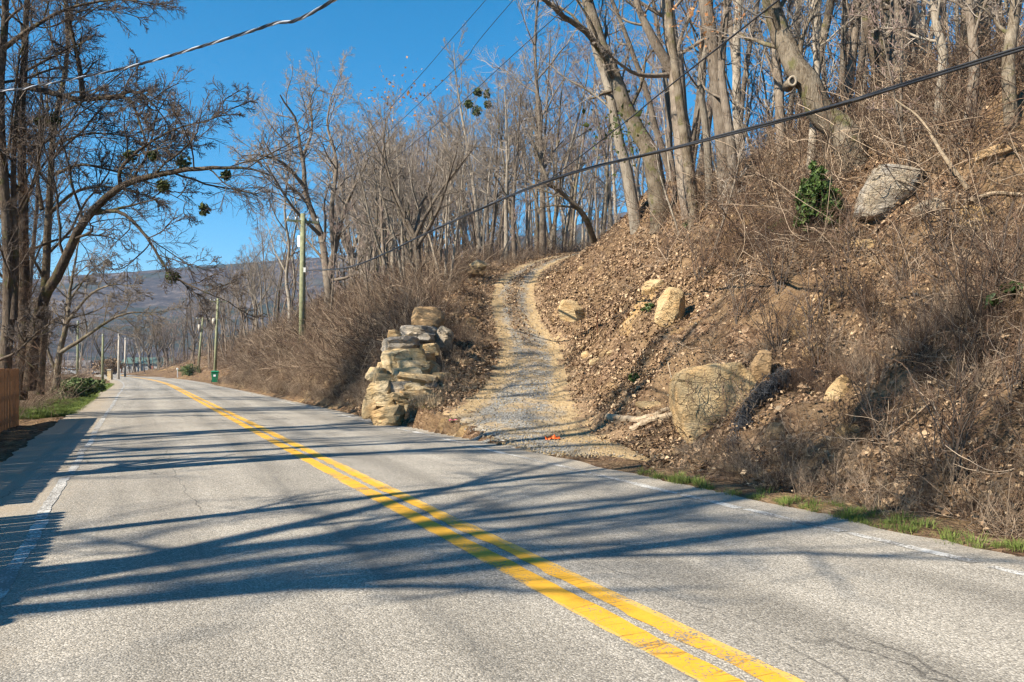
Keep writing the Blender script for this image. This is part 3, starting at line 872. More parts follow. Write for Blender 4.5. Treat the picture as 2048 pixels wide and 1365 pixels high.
SP_HERO = [dict(n=12, t0=0.22, t1=0.99, ang=0.8, angsd=0.25, L=0.32, K=9, wob=0.13, trop=(0.02, 0, 0.02), ratio=0.42, tip=0.011, lfall=0.4, rmax=0.042, sides=5, to='t'),
           dict(n=6, t0=0.2, t1=1.0, ang=0.65, angsd=0.25, L=0.62, K=7, wob=0.11, trop=(0.01, 0, 0.0), ratio=0.5, tip=0.007, sides=3),
           dict(n=7, t0=0.15, t1=1.0, ang=0.65, angsd=0.25, L=0.62, K=5, wob=0.12, trop=(0, 0, -0.02), ratio=0.6, tip=0.005, sides=3),
           dict(n=6, t0=0.15, t1=1.0, ang=0.65, angsd=0.3, L=0.6, K=3, wob=0.12, trop=(0, 0, 0), ratio=0.7, tip=0.0036, sides=3)]
custom_tree('bare_tree', [
    stem([(40, 800, 23), (50, 650, 23), (48, 420, 23), (45, 200, 23.2), (55, 0, 23.4), (75, -220, 23.6)], 0.192, 0.052),
    stem([(58, 780, 23), (75, 640, 22.8), (120, 540, 22.4), (165, 450, 22), (240, 372, 21.4), (330, 348, 21), (410, 338, 20.6), (480, 333, 20.4), (545, 352, 20.2)], 0.185, 0.015),
    stem([(182, 428, 21.9), (240, 425, 21.6), (292, 472, 21.4), (340, 546, 21.2), (402, 580, 21), (462, 606, 20.8)], 0.063, 0.009),
    stem([(240, 372, 21.4), (243, 335, 21.2), (292, 292, 21), (350, 258, 20.8), (420, 240, 20.6), (474, 212, 20.4)], 0.059, 0.007),
    stem([(48, 172, 23.1), (100, 186, 22.6), (170, 200, 22.2), (250, 195, 21.8), (278, 245, 21.4), (298, 310, 21.2)], 0.104, 0.015),
    stem([(215, 198, 22), (272, 184, 21.6), (312, 216, 21.2), (345, 262, 21)], 0.052, 0.009),
    stem([(168, 198, 22.2), (157, 130, 22), (140, 50, 22), (128, -60, 22)], 0.081, 0.030),
    ], SP_HERO, 11, 'dark bare tree whose long limb arches over the left lane', 'd', 'twig_dark')
custom_tree('bare_tree', [
    stem([(78, 790, 24), (88, 600, 24), (100, 430, 24), (106, 270, 24.2), (136, 110, 24.4), (120, -80, 24.6)], 0.148, 0.044),
    stem([(96, 430, 24), (150, 384, 23.6), (205, 374, 23.4), (262, 382, 23.2), (315, 402, 23)], 0.059, 0.009),
    stem([(104, 352, 24), (160, 330, 23.8), (230, 343, 23.4), (302, 370, 23.2), (385, 412, 23)], 0.056, 0.007),
    stem([(106, 290, 24.2), (180, 268, 24), (270, 275, 23.8), (360, 292, 23.5)], 0.044, 0.007),
    stem([(84, 420, 24.1), (74, 340, 24.3), (88, 240, 24.4), (70, 120, 24.6)], 0.067, 0.022),
    ], SP_HERO, 12, 'tall bare tree with three drooping side limbs beside the arching limb', 'm', 'twig_dark')
custom_tree('bare_tree', [
    stem([(8, 810, 22), (14, 620, 22), (8, 400, 22), (0, 200, 22), (10, 0, 22), (0, -160, 22)], 0.178, 0.067),
    stem([(28, 640, 22), (30, 480, 22.2), (28, 300, 22.3), (48, 100, 22.4), (60, -90, 22.6)], 0.104, 0.037),
    stem([(4, 100, 22), (60, 60, 21.6), (130, 20, 21), (220, 0, 20.6), (320, 10, 20.2)], 0.074, 0.009),
    stem([(8, 300, 22), (-60, 200, 21.6), (-120, 60, 21), (-160, -60, 20)], 0.074, 0.015),
    stem([(0, 720, 21.4), (40, 700, 21.2), (80, 660, 21), (150, 625, 20.8)], 0.044, 0.007),
    ], SP_HERO, 13, 'thick twin stemmed bare tree at the left edge behind the wooden fence', 'd', 'twig_dark')
custom_tree('bare_tree', [
    stem([(112, 775, 33), (122, 700, 33), (134, 640, 33), (140, 580, 33), (150, 520, 33), (165, 455, 33)], 0.148, 0.015),
    stem([(120, 706, 33), (180, 668, 32.6), (236, 632, 32.2), (285, 625, 32), (340, 640, 31.8)], 0.089, 0.009),
    stem([(134, 645, 33), (180, 590, 32.8), (225, 570, 32.5), (275, 575, 32.2)], 0.074, 0.009),
    stem([(112, 745, 33), (92, 690, 33), (80, 640, 33.4), (60, 600, 33.6)], 0.081, 0.015),
    stem([(140, 600, 33), (180, 545, 33), (215, 520, 33)], 0.052, 0.007),
    ], SP_HERO, 14, 'low spreading bare tree with mossy trunk behind the green roadside shrub', 'm', 'twig')

# trees along the left verge outside the frame: their shadows stripe the road
for (x, y, kind, sc, rz, lb) in ((-9.1, 8.2, 'open0', 0.9, 0.4, 'bare tree beside the fence casting the shadow nearest the fence gap'),
                                 (-8.3, 2.9, 'multi2', 0.9, 1.2, 'twin stemmed bare tree casting the thick double shadow on the road'),
                                 (-16.8, 4.6, 'open0', 1.1, 0.1, 'tall bare tree left of the road casting the longest shadow'),
                                 (-9.8, 0.3, 'open1', 0.85, 0.6, 'forked bare tree left of the road casting the nearest branching shadow'),
                                 (-12.4, -0.6, 'slim3', 1.15, 0.6, 'tall slim bare tree left of the road shading the right lane'),
                                 (-11.5, 13.0, 'slim2', 0.9, 0.9, 'slim bare tree behind the fence casting a narrow shadow'),
                                 (-18, 9.5, 'open2', 1.05, 2.4, 'broad bare tree behind the fence shading the driveway mouth'),
                                 (-21.5, -6.6, 'open2', 1.3, 2.8, 'tall forked bare tree far left shading the right bank'),
                                 (-25, 1.5, 'open3', 1.4, 1.1, 'great forked bare tree far left shading the cut bank')):
    plant(kind, x, y, rz, sc, lb, 'trees along the left verge', 'd', 'twig_dark')

# ------------------------------------------------------------------ trees singled out on the right hill
def rooted(pts, r0, r1):
    """first point dropped onto the ground"""
    Yc = np.arange(12, 75, 0.2); Xc = (pts[0][0] - 1024) / F * Yc
    yc = HORIZ - F * (ground(Xc, Yc) - CAMH) / Yc
    ok = np.nonzero((yc <= pts[0][1]) & (Yc > pts[0][2] * .6) & (Yc < pts[0][2] * 1.7))[0]
    if len(ok): k = Yc[ok[0]] / pts[0][2]
    else:
        w_ = (Yc > pts[0][2] * .6) & (Yc < pts[0][2] * 1.7); k = Yc[w_][yc[w_].argmin()] / pts[0][2]
    w = [px(a, b, c * k) for a, b, c in pts]
    w[0][2] = min(w[0][2], gz(w[0][0], w[0][1])) - 0.3
    rooted.k = k
    return (w, r0 * k ** .8, r1 * k ** .8)
SP_BIG = [dict(n=9, t0=0.4, t1=0.99, ang=0.85, angsd=0.25, L=0.32, K=9, wob=0.14, trop=(0, 0, 0.05), ratio=0.36, tip=0.012, lfall=0.4, rmax=0.08, sides=5, to='t'),
          dict(n=7, t0=0.15, t1=1.0, ang=0.75, angsd=0.3, L=0.45, K=6, wob=0.15, trop=(0, 0, 0.04), ratio=0.5, tip=0.006, sides=3),
          dict(n=6, t0=0.1, t1=1.0, ang=0.75, angsd=0.3, L=0.5, K=4, wob=0.15, trop=(0, 0, 0.02), ratio=0.6, tip=0.0045, sides=3),
          dict(n=3, t0=0.15, t1=1.0, ang=0.75, angsd=0.3, L=0.55, K=3, wob=0.15, trop=(0, 0, 0), ratio=0.7, tip=0.0035, sides=3)]
SP_OAK = [dict(n=9, t0=0.3, t1=0.99, ang=0.75, angsd=0.22, L=0.44, K=9, wob=0.14, trop=(0, 0, 0.03), ratio=0.5, tip=0.014, lfall=0.4, sides=5, to='t'),
          dict(n=8, t0=0.15, t1=1.0, ang=0.75, angsd=0.25, L=0.45, K=6, wob=0.15, trop=(0, 0, 0.03), ratio=0.5, tip=0.009, sides=3),
          dict(n=7, t0=0.1, t1=1.0, ang=0.75, angsd=0.3, L=0.5, K=4, wob=0.15, trop=(0, 0, 0.02), ratio=0.6, tip=0.007, sides=3),
          dict(n=5, t0=0.15, t1=1.0, ang=0.75, angsd=0.3, L=0.55, K=3, wob=0.15, trop=(0, 0, 0), ratio=0.7, tip=0.0055, sides=3)]
D0 = 50
custom_tree('bare_tree', [
    rooted([(660, 650, D0), (657, 590, D0), (656, 555, D0), (640, 470, D0 + 1), (612, 380, D0 + 1), (600, 310, D0 + 1), (590, 240, D0 + 1), (560, 190, D0)], 0.36, 0.04),
    stemk([(657, 575, D0), (668, 500, D0), (690, 420, D0 - 1), (720, 350, D0 - 2), (745, 300, D0 - 2)], 0.24, 0.03),
    stemk([(668, 500, D0), (664, 420, D0 - 1), (672, 330, D0 - 1), (655, 250, D0 - 1), (670, 190, D0 - 1)], 0.2, 0.03),
    stemk([(610, 375, D0 + 1), (570, 330, D0 - 1), (520, 310, D0 - 2), (480, 315, D0 - 3)], 0.13, 0.02),
    stemk([(603, 320, D0 + 1), (625, 260, D0 + 3), (620, 200, D0 + 3), (640, 170, D0 + 4)], 0.12, 0.02),
    stemk([(640, 470, D0), (590, 420, D0 - 2), (545, 350, D0 - 3), (510, 290, D0 - 3)], 0.13, 0.02),
    stemk([(658, 562, D0), (700, 553, D0 - 0.5), (722, 520, D0 - 1), (735, 480, D0 - 1)], 0.12, 0.02),
    ], SP_OAK, 21, 'great spreading oak with forked dark trunk behind the green utility pole', 'g', 'twig')
custom_tree('bare_tree', [
    rooted([(576, 665, 46), (580, 620, 46), (572, 560, 46.4), (578, 500, 46), (568, 430, 45.6), (574, 360, 46), (556, 280, 46)], 0.15, 0.03),
    stemk([(580, 622, 46), (590, 570, 46.4), (584, 500, 46), (594, 430, 45.5), (586, 370, 46), (606, 310, 46)], 0.09, 0.02)],
    SP_OAK, 22, 'pale twin stemmed tree just left of the green utility pole', 'p', 'twig')
# leaning trunks on the bank top, right of the driveway
custom_tree('bare_tree', [
    rooted([(1322, 452, 21.5), (1322, 405, 21.5), (1305, 330, 21.6), (1262, 240, 21.8), (1225, 150, 22), (1190, 50, 22.3), (1150, -80, 22.6), (1110, -220, 23)], 0.33, 0.12),
    stemk([(1215, 120, 22), (1180, 70, 21.5), (1130, 35, 21), (1095, 5, 20.6), (1040, -10, 20.2)], 0.13, 0.02)],
    SP_BIG, 23, 'mossy trunk leaning left over the driveway from the bank top', 'm', 'twig')
custom_tree('bare_tree', [
    rooted([(1275, 455, 23.5), (1258, 360, 23.5), (1236, 270, 23.6), (1215, 170, 23.8), (1180, 60, 24), (1165, -120, 24.2)], 0.21, 0.08)],
    SP_BIG, 24, 'pale spotted trunk leaning beside the mossy leaning trunk', 'p', 'twig')
custom_tree('bare_tree', [
    rooted([(1385, 420, 22.5), (1372, 330, 22.5), (1352, 200, 22.6), (1340, 80, 22.8), (1330, -60, 23), (1325, -260, 23)], 0.32, 0.14),
    stemk([(1348, 150, 22.7), (1300, 70, 22.4), (1275, 0, 22.2), (1265, -150, 22)], 0.17, 0.05),
    stemk([(1345, 150, 22.7), (1280, 150, 22.2), (1235, 125, 21.8), (1215, 100, 21.5)], 0.08, 0.02)],
    SP_BIG, 25, 'big grey trunk with pale crooked side limb above the cut bank', 'g', 'twig')
e, _, _ = custom_tree('leaning_tree', [
    rooted([(1722, 322, 14.6), (1680, 268, 14.7), (1630, 205, 14.8), (1588, 140, 15), (1562, 60, 15.2), (1540, -30, 15.4), (1505, -200, 15.8), (1480, -400, 16)], 0.31, 0.12)],
    SP_BIG, 26, 'thick trunk leaning steeply left with a pale sawn limb scar', 'm', 'twig')
# the sawn limb: stub and a pale ring with a dark hollow
KL = rooted.k
cpt = px(1587, 160, 14.9 * KL - 0.36) - np.array(e.location)
dirv = unit(np.array([-0.15, -0.95, -0.12]))
mb = MB(); cpt = cpt - dirv * 0.14; mb.tube([cpt + dirv * -0.55, cpt + dirv * 0.02], [0.13, 0.11], 14); mb.build('limb_stub', M['bark_moss'], e, smooth=True)
ringpts = []
Ux = unit(np.cross(dirv, [0, 0, 1.0])); Wx = np.cross(dirv, Ux)
ra = np.linspace(0, 2 * math.pi, 20)
mb = MB(); mb.tube([cpt + dirv * 0.02 + 0.078 * (math.cos(a) * Ux + 1.25 * math.sin(a) * Wx) for a in ra], [0.03] * 20, 8, cap=False); ro = mb.build('scar_ring', M['wood_cut'], e, smooth=True)
mb = MB(); mb.tube([cpt + dirv * -0.02, cpt + dirv * 0.025], [0.07, 0.07], 12); mb.build('hollow', M['rubber'], e)
custom_tree('bare_tree', [
    rooted([(1785, 230, 18.5), (1790, 160, 18.6), (1800, 60, 18.8), (1808, -40, 19), (1815, -300, 19.4)], 0.33, 0.2)],
    SP_BIG, 27, 'stout straight grey trunk at the crest right of the leaning trunk', 'g', 'twig')
custom_tree('bare_tree', [
    rooted([(1762, 215, 20.5), (1758, 110, 20.5), (1740, 0, 20.6), (1735, -250, 21)], 0.2, 0.1),
    stemk([(1758, 140, 20.5), (1735, 60, 20.6), (1728, -30, 20.7), (1700, -200, 21)], 0.14, 0.05)],
    SP_BIG, 28, 'dark forked trunk close behind the stout straight trunk', 'd', 'twig')
custom_tree('bare_tree', [
    rooted([(1618, 345, 15.2), (1628, 240, 15.2), (1634, 130, 15.3), (1630, 20, 15.5), (1640, -200, 15.7)], 0.09, 0.05)],
    SP_BIG, 29, 'thin pale straight trunk rising right behind the dark evergreen bush', 'p', 'twig')
for k, (pts, r0, r1, bk, lb) in enumerate((
        ([(1470, 400, 19), (1462, 280, 19), (1440, 150, 19.2), (1452, 0, 19.4), (1450, -250, 19.6)], 0.14, 0.06, 'g', 'grey trunk midway between the big grey trunk and the leaning trunk'),
        ([(1420, 410, 21), (1415, 280, 21), (1400, 160, 21), (1420, 40, 21.2), (1425, -200, 21.4)], 0.12, 0.05, 'p', 'slim pale trunk right beside the big grey trunk'),
        ([(1565, 330, 18), (1560, 200, 18), (1552, 60, 18.2), (1556, -120, 18.4)], 0.13, 0.06, 'g', 'grey trunk rising behind the foot of the leaning trunk'),
        ([(1690, 270, 19), (1700, 150, 19), (1712, 0, 19.2), (1720, -220, 19.4)], 0.14, 0.06, 'g', 'grey trunk left of the dark forked trunk at the crest'),
        ([(1875, 240, 18), (1885, 120, 18), (1868, 0, 18.2), (1880, -220, 18.4)], 0.13, 0.06, 'p', 'pale trunk just right of the stout straight trunk'),
        ([(1935, 250, 17), (1950, 120, 17), (1940, 0, 17.2), (1960, -220, 17.4)], 0.13, 0.06, 'g', 'vine hung grey trunk near the right edge'),
        ([(2025, 260, 15), (2020, 120, 15), (2030, 0, 15.2), (2020, -220, 15.4)], 0.14, 0.07, 'm', 'mossy trunk at the far right edge above the cable'),
        ([(1195, 492, 60), (1172, 440, 58), (1130, 390, 57), (1098, 365, 56), (1070, 290, 56)], 0.26, 0.05, 'm', 'mossy tree bending left over the driveway bend'),
        ([(1086, 500, 64), (1084, 380, 64), (1080, 250, 64), (1070, 100, 64), (1078, -40, 64)], 0.30, 0.06, 'g', 'tall straight tree towering above the driveway bend'),
        ([(1013, 508, 58), (1012, 420, 58), (1014, 300, 58), (1010, 180, 58)], 0.2, 0.04, 'p', 'pale straight tree at the left side of the driveway bend'),
        ([(1030, 508, 59), (1026, 420, 59), (1035, 300, 59), (1040, 190, 59)], 0.2, 0.04, 'g', 'slim tree immediately right of the pale straight tree at the bend'),
        ([(786, 590, 44), (785, 480, 44), (780, 360, 44), (775, 250, 44)], 0.16, 0.03, 'p', 'pale slim tree standing above the stacked boulders'),
        ([(768, 605, 45), (768, 500, 45), (760, 380, 45), (770, 270, 45)], 0.16, 0.03, 'g', 'brown slim tree paired with the pale tree above the boulders'),
        )):
    if pts[0][2] < 40:
        sp = SP_BIG
    else:
        sp = SP_OAK
    sp = [dict(sp[0], n=7 if sp is SP_BIG else 11)] + sp[1:3] + [dict(sp[3], n=3)]
    custom_tree('bare_tree', [rooted(pts, r0, r1)], sp, 60 + k, lb, bk, 'twig')

# ------------------------------------------------------------------ the woods: single trees with shared meshes
WOODS = []
TONE = {'g': 'grey', 'p': 'pale', 'm': 'mossy', 'd': 'dark'}
def wood(e, label, x):
    WOODS.append((label, x, e)); return e
def nth(n):
    return str(n) + ('th' if 10 < n % 100 < 14 else {1: 'st', 2: 'nd', 3: 'rd'}.get(n % 10, 'th'))
def name_woods():
    seen = {}
    for lb, x, e in sorted(WOODS, key=lambda q: (q[0], q[1])):
        seen.setdefault(lb, []).append(e)
    for lb, es in seen.items():
        for k, e in enumerate(es):
            e['label'] = lb if len(es) == 1 else '%s, %s from left' % (lb, nth(k + 1))
placed = []
def free(x, y, gap):
    for (a, b) in placed:
        if (a - x) ** 2 + (b - y) ** 2 < gap * gap: return False
    return True
r = random.Random(5)
SL = ['slim0', 'slim1', 'slim2', 'slim3', 'slim4']; MU = ['multi0', 'multi1', 'multi2']
cnt = 0; tries = 0
while cnt < 128 and tries < 9000:
    tries += 1
    zone = r.random()
    if zone < 0.72:                                     # plateau behind the driveway bend and along the left bank
        Y = 36 + 90 * r.random() ** 1.3; pxx = r.uniform(690, 1330) if r.random() < 0.72 else r.uniform(530, 760)
        gap = 1.7
    else:                                               # right hill
        Y = r.uniform(20, 50); pxx = r.uniform(1340, 2120); gap = 1.5
    X = (pxx - 1024) / F * Y
    d = float(sd(X, Y)); q, kk = drive_q(np.array([X]), np.array([Y])); q = abs(float(q[0]))
    if d < 9 + (2 if Y > 50 else 0) or q < 3.0 or not free(X, Y, gap): continue
    if zone < 0.72 and pxx > 1180 and Y < 62: continue
    if pxx < 760 and Y < 58: continue
    if 540 < pxx < 720 and r.random() < 0.6: continue
    if zone < .72 and 930 < pxx < 1200 and Y < 52: continue
    if zone >= .72 and Y < 25 and 1480 < pxx < 1860: continue
    if zone >= .72 and Y < 24 and pxx > 1450 and r.random() < 0.5: continue
    placed.append((X, Y))
    multi = r.random() < ((0.35 if pxx > 960 else 0.6) if zone < 0.72 else 0.1)
    kind = r.choice(MU if multi else SL)
    sc = r.uniform(0.85, 1.2)
    if zone < 0.72:
        if pxx < 960 and not multi and r.random() < .5: kind = r.choice(['broad0', 'broad1'])
        yt = np.interp(pxx, [500, 560, 640, 720, 800, 900, 1000, 1100, 1300], [480, 400, 290, 250, 200, 210, 120, 30, -100]) + r.uniform(0, 90)
        ht = CAMH + (HORIZ - yt) / F * Y - gz(X, Y)
        sc = min(1.4, max(0.4, ht / {'s': 17.0, 'm': 15.0, 'b': 15.5}[kind[0]]))
    bark = r.choice('ggpgpm'); tw = r.choice(['twig', 'twig', 'twig_red'])
    if zone < 0.72:
        lb = ('many stemmed bare tree in the woods behind the driveway bend' if multi else 'slim bare tree in the dense woods behind the driveway bend') if pxx > 760 else \
             ('many stemmed bare tree on the slope left of the stacked boulders' if multi else 'slim bare tree on the wooded slope left of the stacked boulders')
        grp = 'woods behind the driveway' if pxx > 760 else 'woods on the left slope'
    else:
        lb = 'many stemmed bare tree on the steep right hillside' if multi else 'slim bare tree among the dense trunks of the right hillside'
        grp = 'woods on the right hillside'
    wood(plant(kind, X, Y, r.uniform(0, 6.28), sc, lb, grp, bark, tw, lean=(r.gauss(0, .06), r.gauss(0, .06))), TONE[bark] + ' ' + lb, pxx)
    cnt += 1
# understory saplings
cnt = 0; tries = 0
while cnt < 120 and tries < 6000:
    tries += 1
    if r.random() < 0.5:
        Y = r.uniform(14.5, 40); pxx = r.uniform(1330, 2080)
    else:
        Y = r.uniform(38, 95); pxx = r.uniform(540, 1230)
    X = (pxx - 1024) / F * Y
    d = float(sd(X, Y)); q, kk = drive_q(np.array([X]), np.array([Y])); q = abs(float(q[0]))
    if 1480 < pxx < 1760 and Y < 20: continue
    if d < (9.2 if pxx > 1300 else 6.5) or q < 2.8 or not free(X, Y, 0.7): continue
    placed.append((X, Y))
    right = pxx > 1300
    bk = r.choice('gpg')
    wood(plant(r.choice(['sapling0', 'sapling1', 'sapling2']), X, Y, r.uniform(0, 6.28), r.uniform(0.6, 1.15),
          'thin sapling among the vines of the right hillside' if right else 'thin bare sapling at the woods edge left of the driveway',
          'saplings of the right hillside' if right else 'saplings left of the driveway', bk, r.choice(['twig', 'twig_red']), 'sapling', lean=(r.gauss(0, .12), r.gauss(0, .12))),
         TONE[bk] + (' thin sapling among the vines of the right hillside' if right else ' thin sapling at the woods edge left of the driveway'), pxx)
    cnt += 1
# far trees where the road bends out of sight, and in the fields to the left
far = [(300, 190, 'broad0', .95), (318, 175, 'broad1', .8), (335, 165, 'broad0', .8), (352, 180, 'multi0', .85), (270, 230, 'broad1', .9), (240, 240, 'multi1', .9), (205, 150, 'broad0', .75),
       (180, 220, 'multi0', 1.0), (160, 180, 'broad1', .9), (130, 200, 'slim0', .9), (105, 160, 'multi2', .9), (85, 130, 'broad0', .8), (40, 110, 'multi1', .9), (20, 140, 'broad1', .9),
       (370, 150, 'multi1', .8), (385, 135, 'broad1', .75), (405, 160, 'multi0', .85), (425, 140, 'slim2', .8), (445, 120, 'broad0', .75), (462, 105, 'multi2', .75), (480, 118, 'broad1', .85),
       (500, 98, 'multi0', .8), (515, 110, 'broad0', .9), (535, 92, 'multi1', .8), (550, 80, 'slim4', .85), (290, 150, 'slim2', .6), (222, 200, 'slim4', .8), (312, 140, 'multi1', .55), (330, 200, 'broad0', .9), (345, 220, 'multi0', .95), (262, 190, 'multi2', .8), (282, 210, 'broad0', .85), (392, 118, 'multi2', .6), (420, 100, 'multi1', .6), (455, 92, 'multi0', .6), (60, 60, 'slim0', .8), (-20, 45, 'multi0', .9), (30, 40, 'slim3', .9)]
for k, (x, Y, kind, sc) in enumerate(far):
    X = (x - 1024) / F * Y
    side = float(sd(X, Y)) > 0
    bk = r.choice('gpgd')
    wood(plant(kind, X, Y, r.uniform(0, 6.28), sc,
          'bare tree far off on the right where the road bends' if side else 'bare tree far off in the fields left of the road',
          'far trees right of the road' if side else 'far trees left of the road', bk, r.choice(['twig', 'twig_red', 'twig_dark'])),
         TONE[bk] + (' bare tree far off on the right where the road bends' if side else ' bare tree far off in the fields left of the road'), x)
name_woods()

# ------------------------------------------------------------------ rocks
def rock_mesh(name, size, seed, cuts=9, sub=3, box=0.55, noise=0.05, strata=0.0, cut=(0.52, 0.86)):
    import bmesh
    g = np.random.default_rng(seed)
    bm = bmesh.new(); bmesh.ops.create_icosphere(bm, subdivisions=sub, radius=1.0)
    V = np.array([v.co[:] for v in bm.verts])
    # towards a box
    m = np.abs(V).max(1, keepdims=True)
    V = V * (1 - box) + V / m * box * 0.85
    V = V @ np.array([[1, .12 * g.normal(), 0], [.12 * g.normal(), 1, 0], [.1 * g.normal(), 0, 1]])
    for _ in range(cuts):
        n = unit(g.normal(0, 1, 3) * np.array([1, 1, 0.8])); dd = g.uniform(*cut)
        o = V @ n - dd
        V = V - np.where(o > 0, o, 0)[:, None] * n[None]
    V += noise * np.stack([fbm(V[:, 1] * 3 + seed, V[:, 2] * 3, 1), fbm(V[:, 2] * 3, V[:, 0] * 3 + seed, 2), fbm(V[:, 0] * 3 + seed, V[:, 1] * 3, 3)], 1) * 2
    if strata:
        lay = np.floor(V[:, 2] * 5 + 0.6 * vnoise(V[:, 0] * 2, V[:, 1] * 2, seed))
        k = 1 + strata * (_hash(lay, lay * 0, seed) - 0.5)
        V[:, :2] *= k[:, None]
    V = V / np.abs(V).max(0) * np.array(size) / 2
    for v, c in zip(bm.verts, V): v.co = c
    me = bpy.data.meshes.new(name); bm.to_mesh(me); bm.free()
    return me

def rock(name, px_box, Y, depth, mat, seed, label=None, cat='rock', parent=None, rz=0.0, tilt=(0, 0), group=None, **kw):
    """px_box: x0,y0,x1,y1 seen in the photograph, at distance Y"""
    x0, y0, x1, y1 = px_box
    w = (x1 - x0) / F * Y; h = (y1 - y0) / F * Y
    c = px((x0 + x1) / 2, (y0 + y1) / 2, Y)
    me = rock_mesh(name, (w, depth, h), seed, **kw)
    o = link(name, me, M[mat], parent)
    o.location = c - (np.array(parent.location) if parent else 0)
    o.rotation_euler = (tilt[0], tilt[1], rz)
    if label: tag(o, label, cat, group)
    return o

wall = empty('boulder_wall', (-2.6, 20.5, 0.1))
tag(wall, 'stack of cream and tan boulders at the left corner of the driveway', 'stone wall')
WST = [  # x0,y0,x1,y1, Y, depth, mat
    (744, 788, 804, 816, 19.8, 1.1, 'rock_cream'), (742, 814, 812, 847, 19.6, 1.1, 'rock_tan'), (800, 786, 862, 814, 19.9, 1.0, 'rock_tan'), (806, 812, 870, 844, 19.8, 1.0, 'rock_cream'),
    (745, 765, 786, 800, 19.9, 0.9, 'rock_cream'), (776, 766, 822, 797, 20.0, 0.9, 'rock_grey'), (808, 768, 836, 790, 20.0, 0.8, 'rock_cream'),
    (778, 788, 830, 810, 19.7, 0.7, 'rock_tan'), (822, 775, 866, 801, 19.9, 0.8, 'rock_cream'), (842, 762, 866, 786, 20.4, 0.8, 'rock_grey'),
    (784, 738, 838, 775, 20.7, 1.0, 'rock_cream'), (798, 750, 872, 771, 20.4, 1.0, 'rock_tan'), (752, 752, 794, 775, 20.6, 0.9, 'rock_tan'),
    (766, 700, 818, 745, 21.5, 1.2, 'rock_cream'), (800, 722, 860, 752, 21.2, 1.1, 'rock_cream'), (820, 700, 850, 727, 21.2, 0.5, 'rock_cream'),
    (768, 678, 840, 710, 22.4, 1.2, 'rock_grey'), (830, 705, 862, 728, 21.9, 0.8, 'rock_tan'),
    (868, 772, 892, 794, 20.5, .5, 'rock_cream'), (870, 748, 894, 766, 21, .5, 'rock_tan'), (732, 802, 752, 834, 19.5, .5, 'rock_tan'), (858, 800, 892, 832, 19.8, .6, 'rock_cream'), (848, 690, 874, 708, 22.4, .5, 'rock_cream'),
    (842, 728, 876, 747, 21.4, .6, 'rock_cream'), (742, 738, 768, 760, 21, .6, 'rock_cream'), (812, 812, 842, 846, 19.5, .5, 'rock_cream'), (756, 728, 782, 742, 21.4, .5, 'rock_tan'), (780, 664, 802, 682, 23, .6, 'rock_tan')]
for k, w in enumerate(WST):
    b = (w[0] - 6, w[1] - 3, w[2] + 6, w[3] + 5)
    rock('stone', b, w[4], w[5], w[6], 500 + k, parent=wall, rz=r.uniform(-.5, .5), tilt=(r.uniform(-.08, .08), r.uniform(-.1, .1)), cuts=7, box=0.98, noise=0.035, strata=0.12, cut=(0.70, 1.05))
rock('boulder', (797, 652, 874, 688), 23.2, 1.2, 'rock_grey', 31, 'dark grey flat boulder on top of the cream boulder stack', 'boulder', box=0.97, cuts=9, strata=0.1, cut=(0.7, 1.0))
rock('boulder', (866, 660, 912, 700), 23.4, 0.8, 'rock_grey', 32, 'pale grey boulder tilted beside the dark flat boulder', 'boulder', rz=.4, tilt=(0, .5), box=0.9, cut=(.6, .95))
rock('boulder', (822, 614, 892, 660), 24.2, 1.0, 'rock_brown', 33, 'brown rounded boulder topmost on the boulder stack', 'boulder', box=0.9, cuts=12, cut=(0.6, .95))
rock('boulder', (1108, 600, 1172, 645), 24.5, 0.9, 'rock_tan', 34, 'wedge shaped tan boulder at the right side of the driveway', 'boulder', box=0.3, cuts=12, tilt=(0.2, 0.25))
rock('boulder', (936, 518, 974, 542), 41, 0.8, 'rock_cream', 35, 'pale boulder on the rise left of the upper driveway', 'boulder', box=0.5)
rock('boulder', (934, 536, 970, 556), 40.6, 0.8, 'rock_brown', 36, 'brown boulder just below the pale boulder by the upper driveway', 'boulder', box=0.5)

def rock_hit(name, b, depth, mat, seed, label, into=0.35, **kw):
    x0, y0, x1, y1 = b
    h = hit((x0 + x1) / 2, y1 - 0.2 * (y1 - y0))
    return rock(name, b, h[1] + 0.12 + into * depth * 0.55, depth, mat, seed, label, **kw)
def slab(outline, Y, depth, mat, label, seed, lean=0.35):
    """upright slab with the outline (pixels) of its weathered face; the face leans back into the bank"""
    g = np.random.default_rng(seed)
    O = np.array([px(a, b, Y) for a, b in outline + [outline[0]]])
    n = 64; O = np.stack([np.interp(np.linspace(0, len(O) - 1, n, endpoint=False), np.arange(len(O)), O[:, k]) for k in range(3)], 1)
    O[:, [0, 2]] += g.normal(0, .012, (n, 2))
    c = O.mean(0); zb = O[:, 2].min()
    rings = []
    for t, dy in ((0.0, 0), (.3, 0), (.55, 0), (.78, 0), (.93, 0.0), (1.0, .05), (1.03, .16), (1.03, depth * .6), (.95, depth)):
        p = c + (O - c) * max(t, 1e-3)
        p[:, 1] += dy + lean * (p[:, 2] - zb)
        amp = .11 if t < .97 else .05
        p[:, 1] += amp * fbm(p[:, 0] * 1.7 + seed, p[:, 2] * 1.7, 5, 4) * 2 + .03 * np.floor(3 * vnoise(p[:, 0] * 1.5, p[:, 2] * 2.2, 8)) / 3
        rings.append(p)
    V = np.concatenate(rings); idx = np.arange(len(V)).reshape(len(rings), n)
    Q_ = np.stack([idx[:-1], np.roll(idx, -1, 1)[:-1], np.roll(idx, -1, 1)[1:], idx[1:]], -1).reshape(-1, 4)
    o = link('boulder', mesh_np('boulder', V - c, Q_, True), M[mat]); o.location = c
    tag(o, label, 'boulder'); return o
hs = hit(1385, 888)
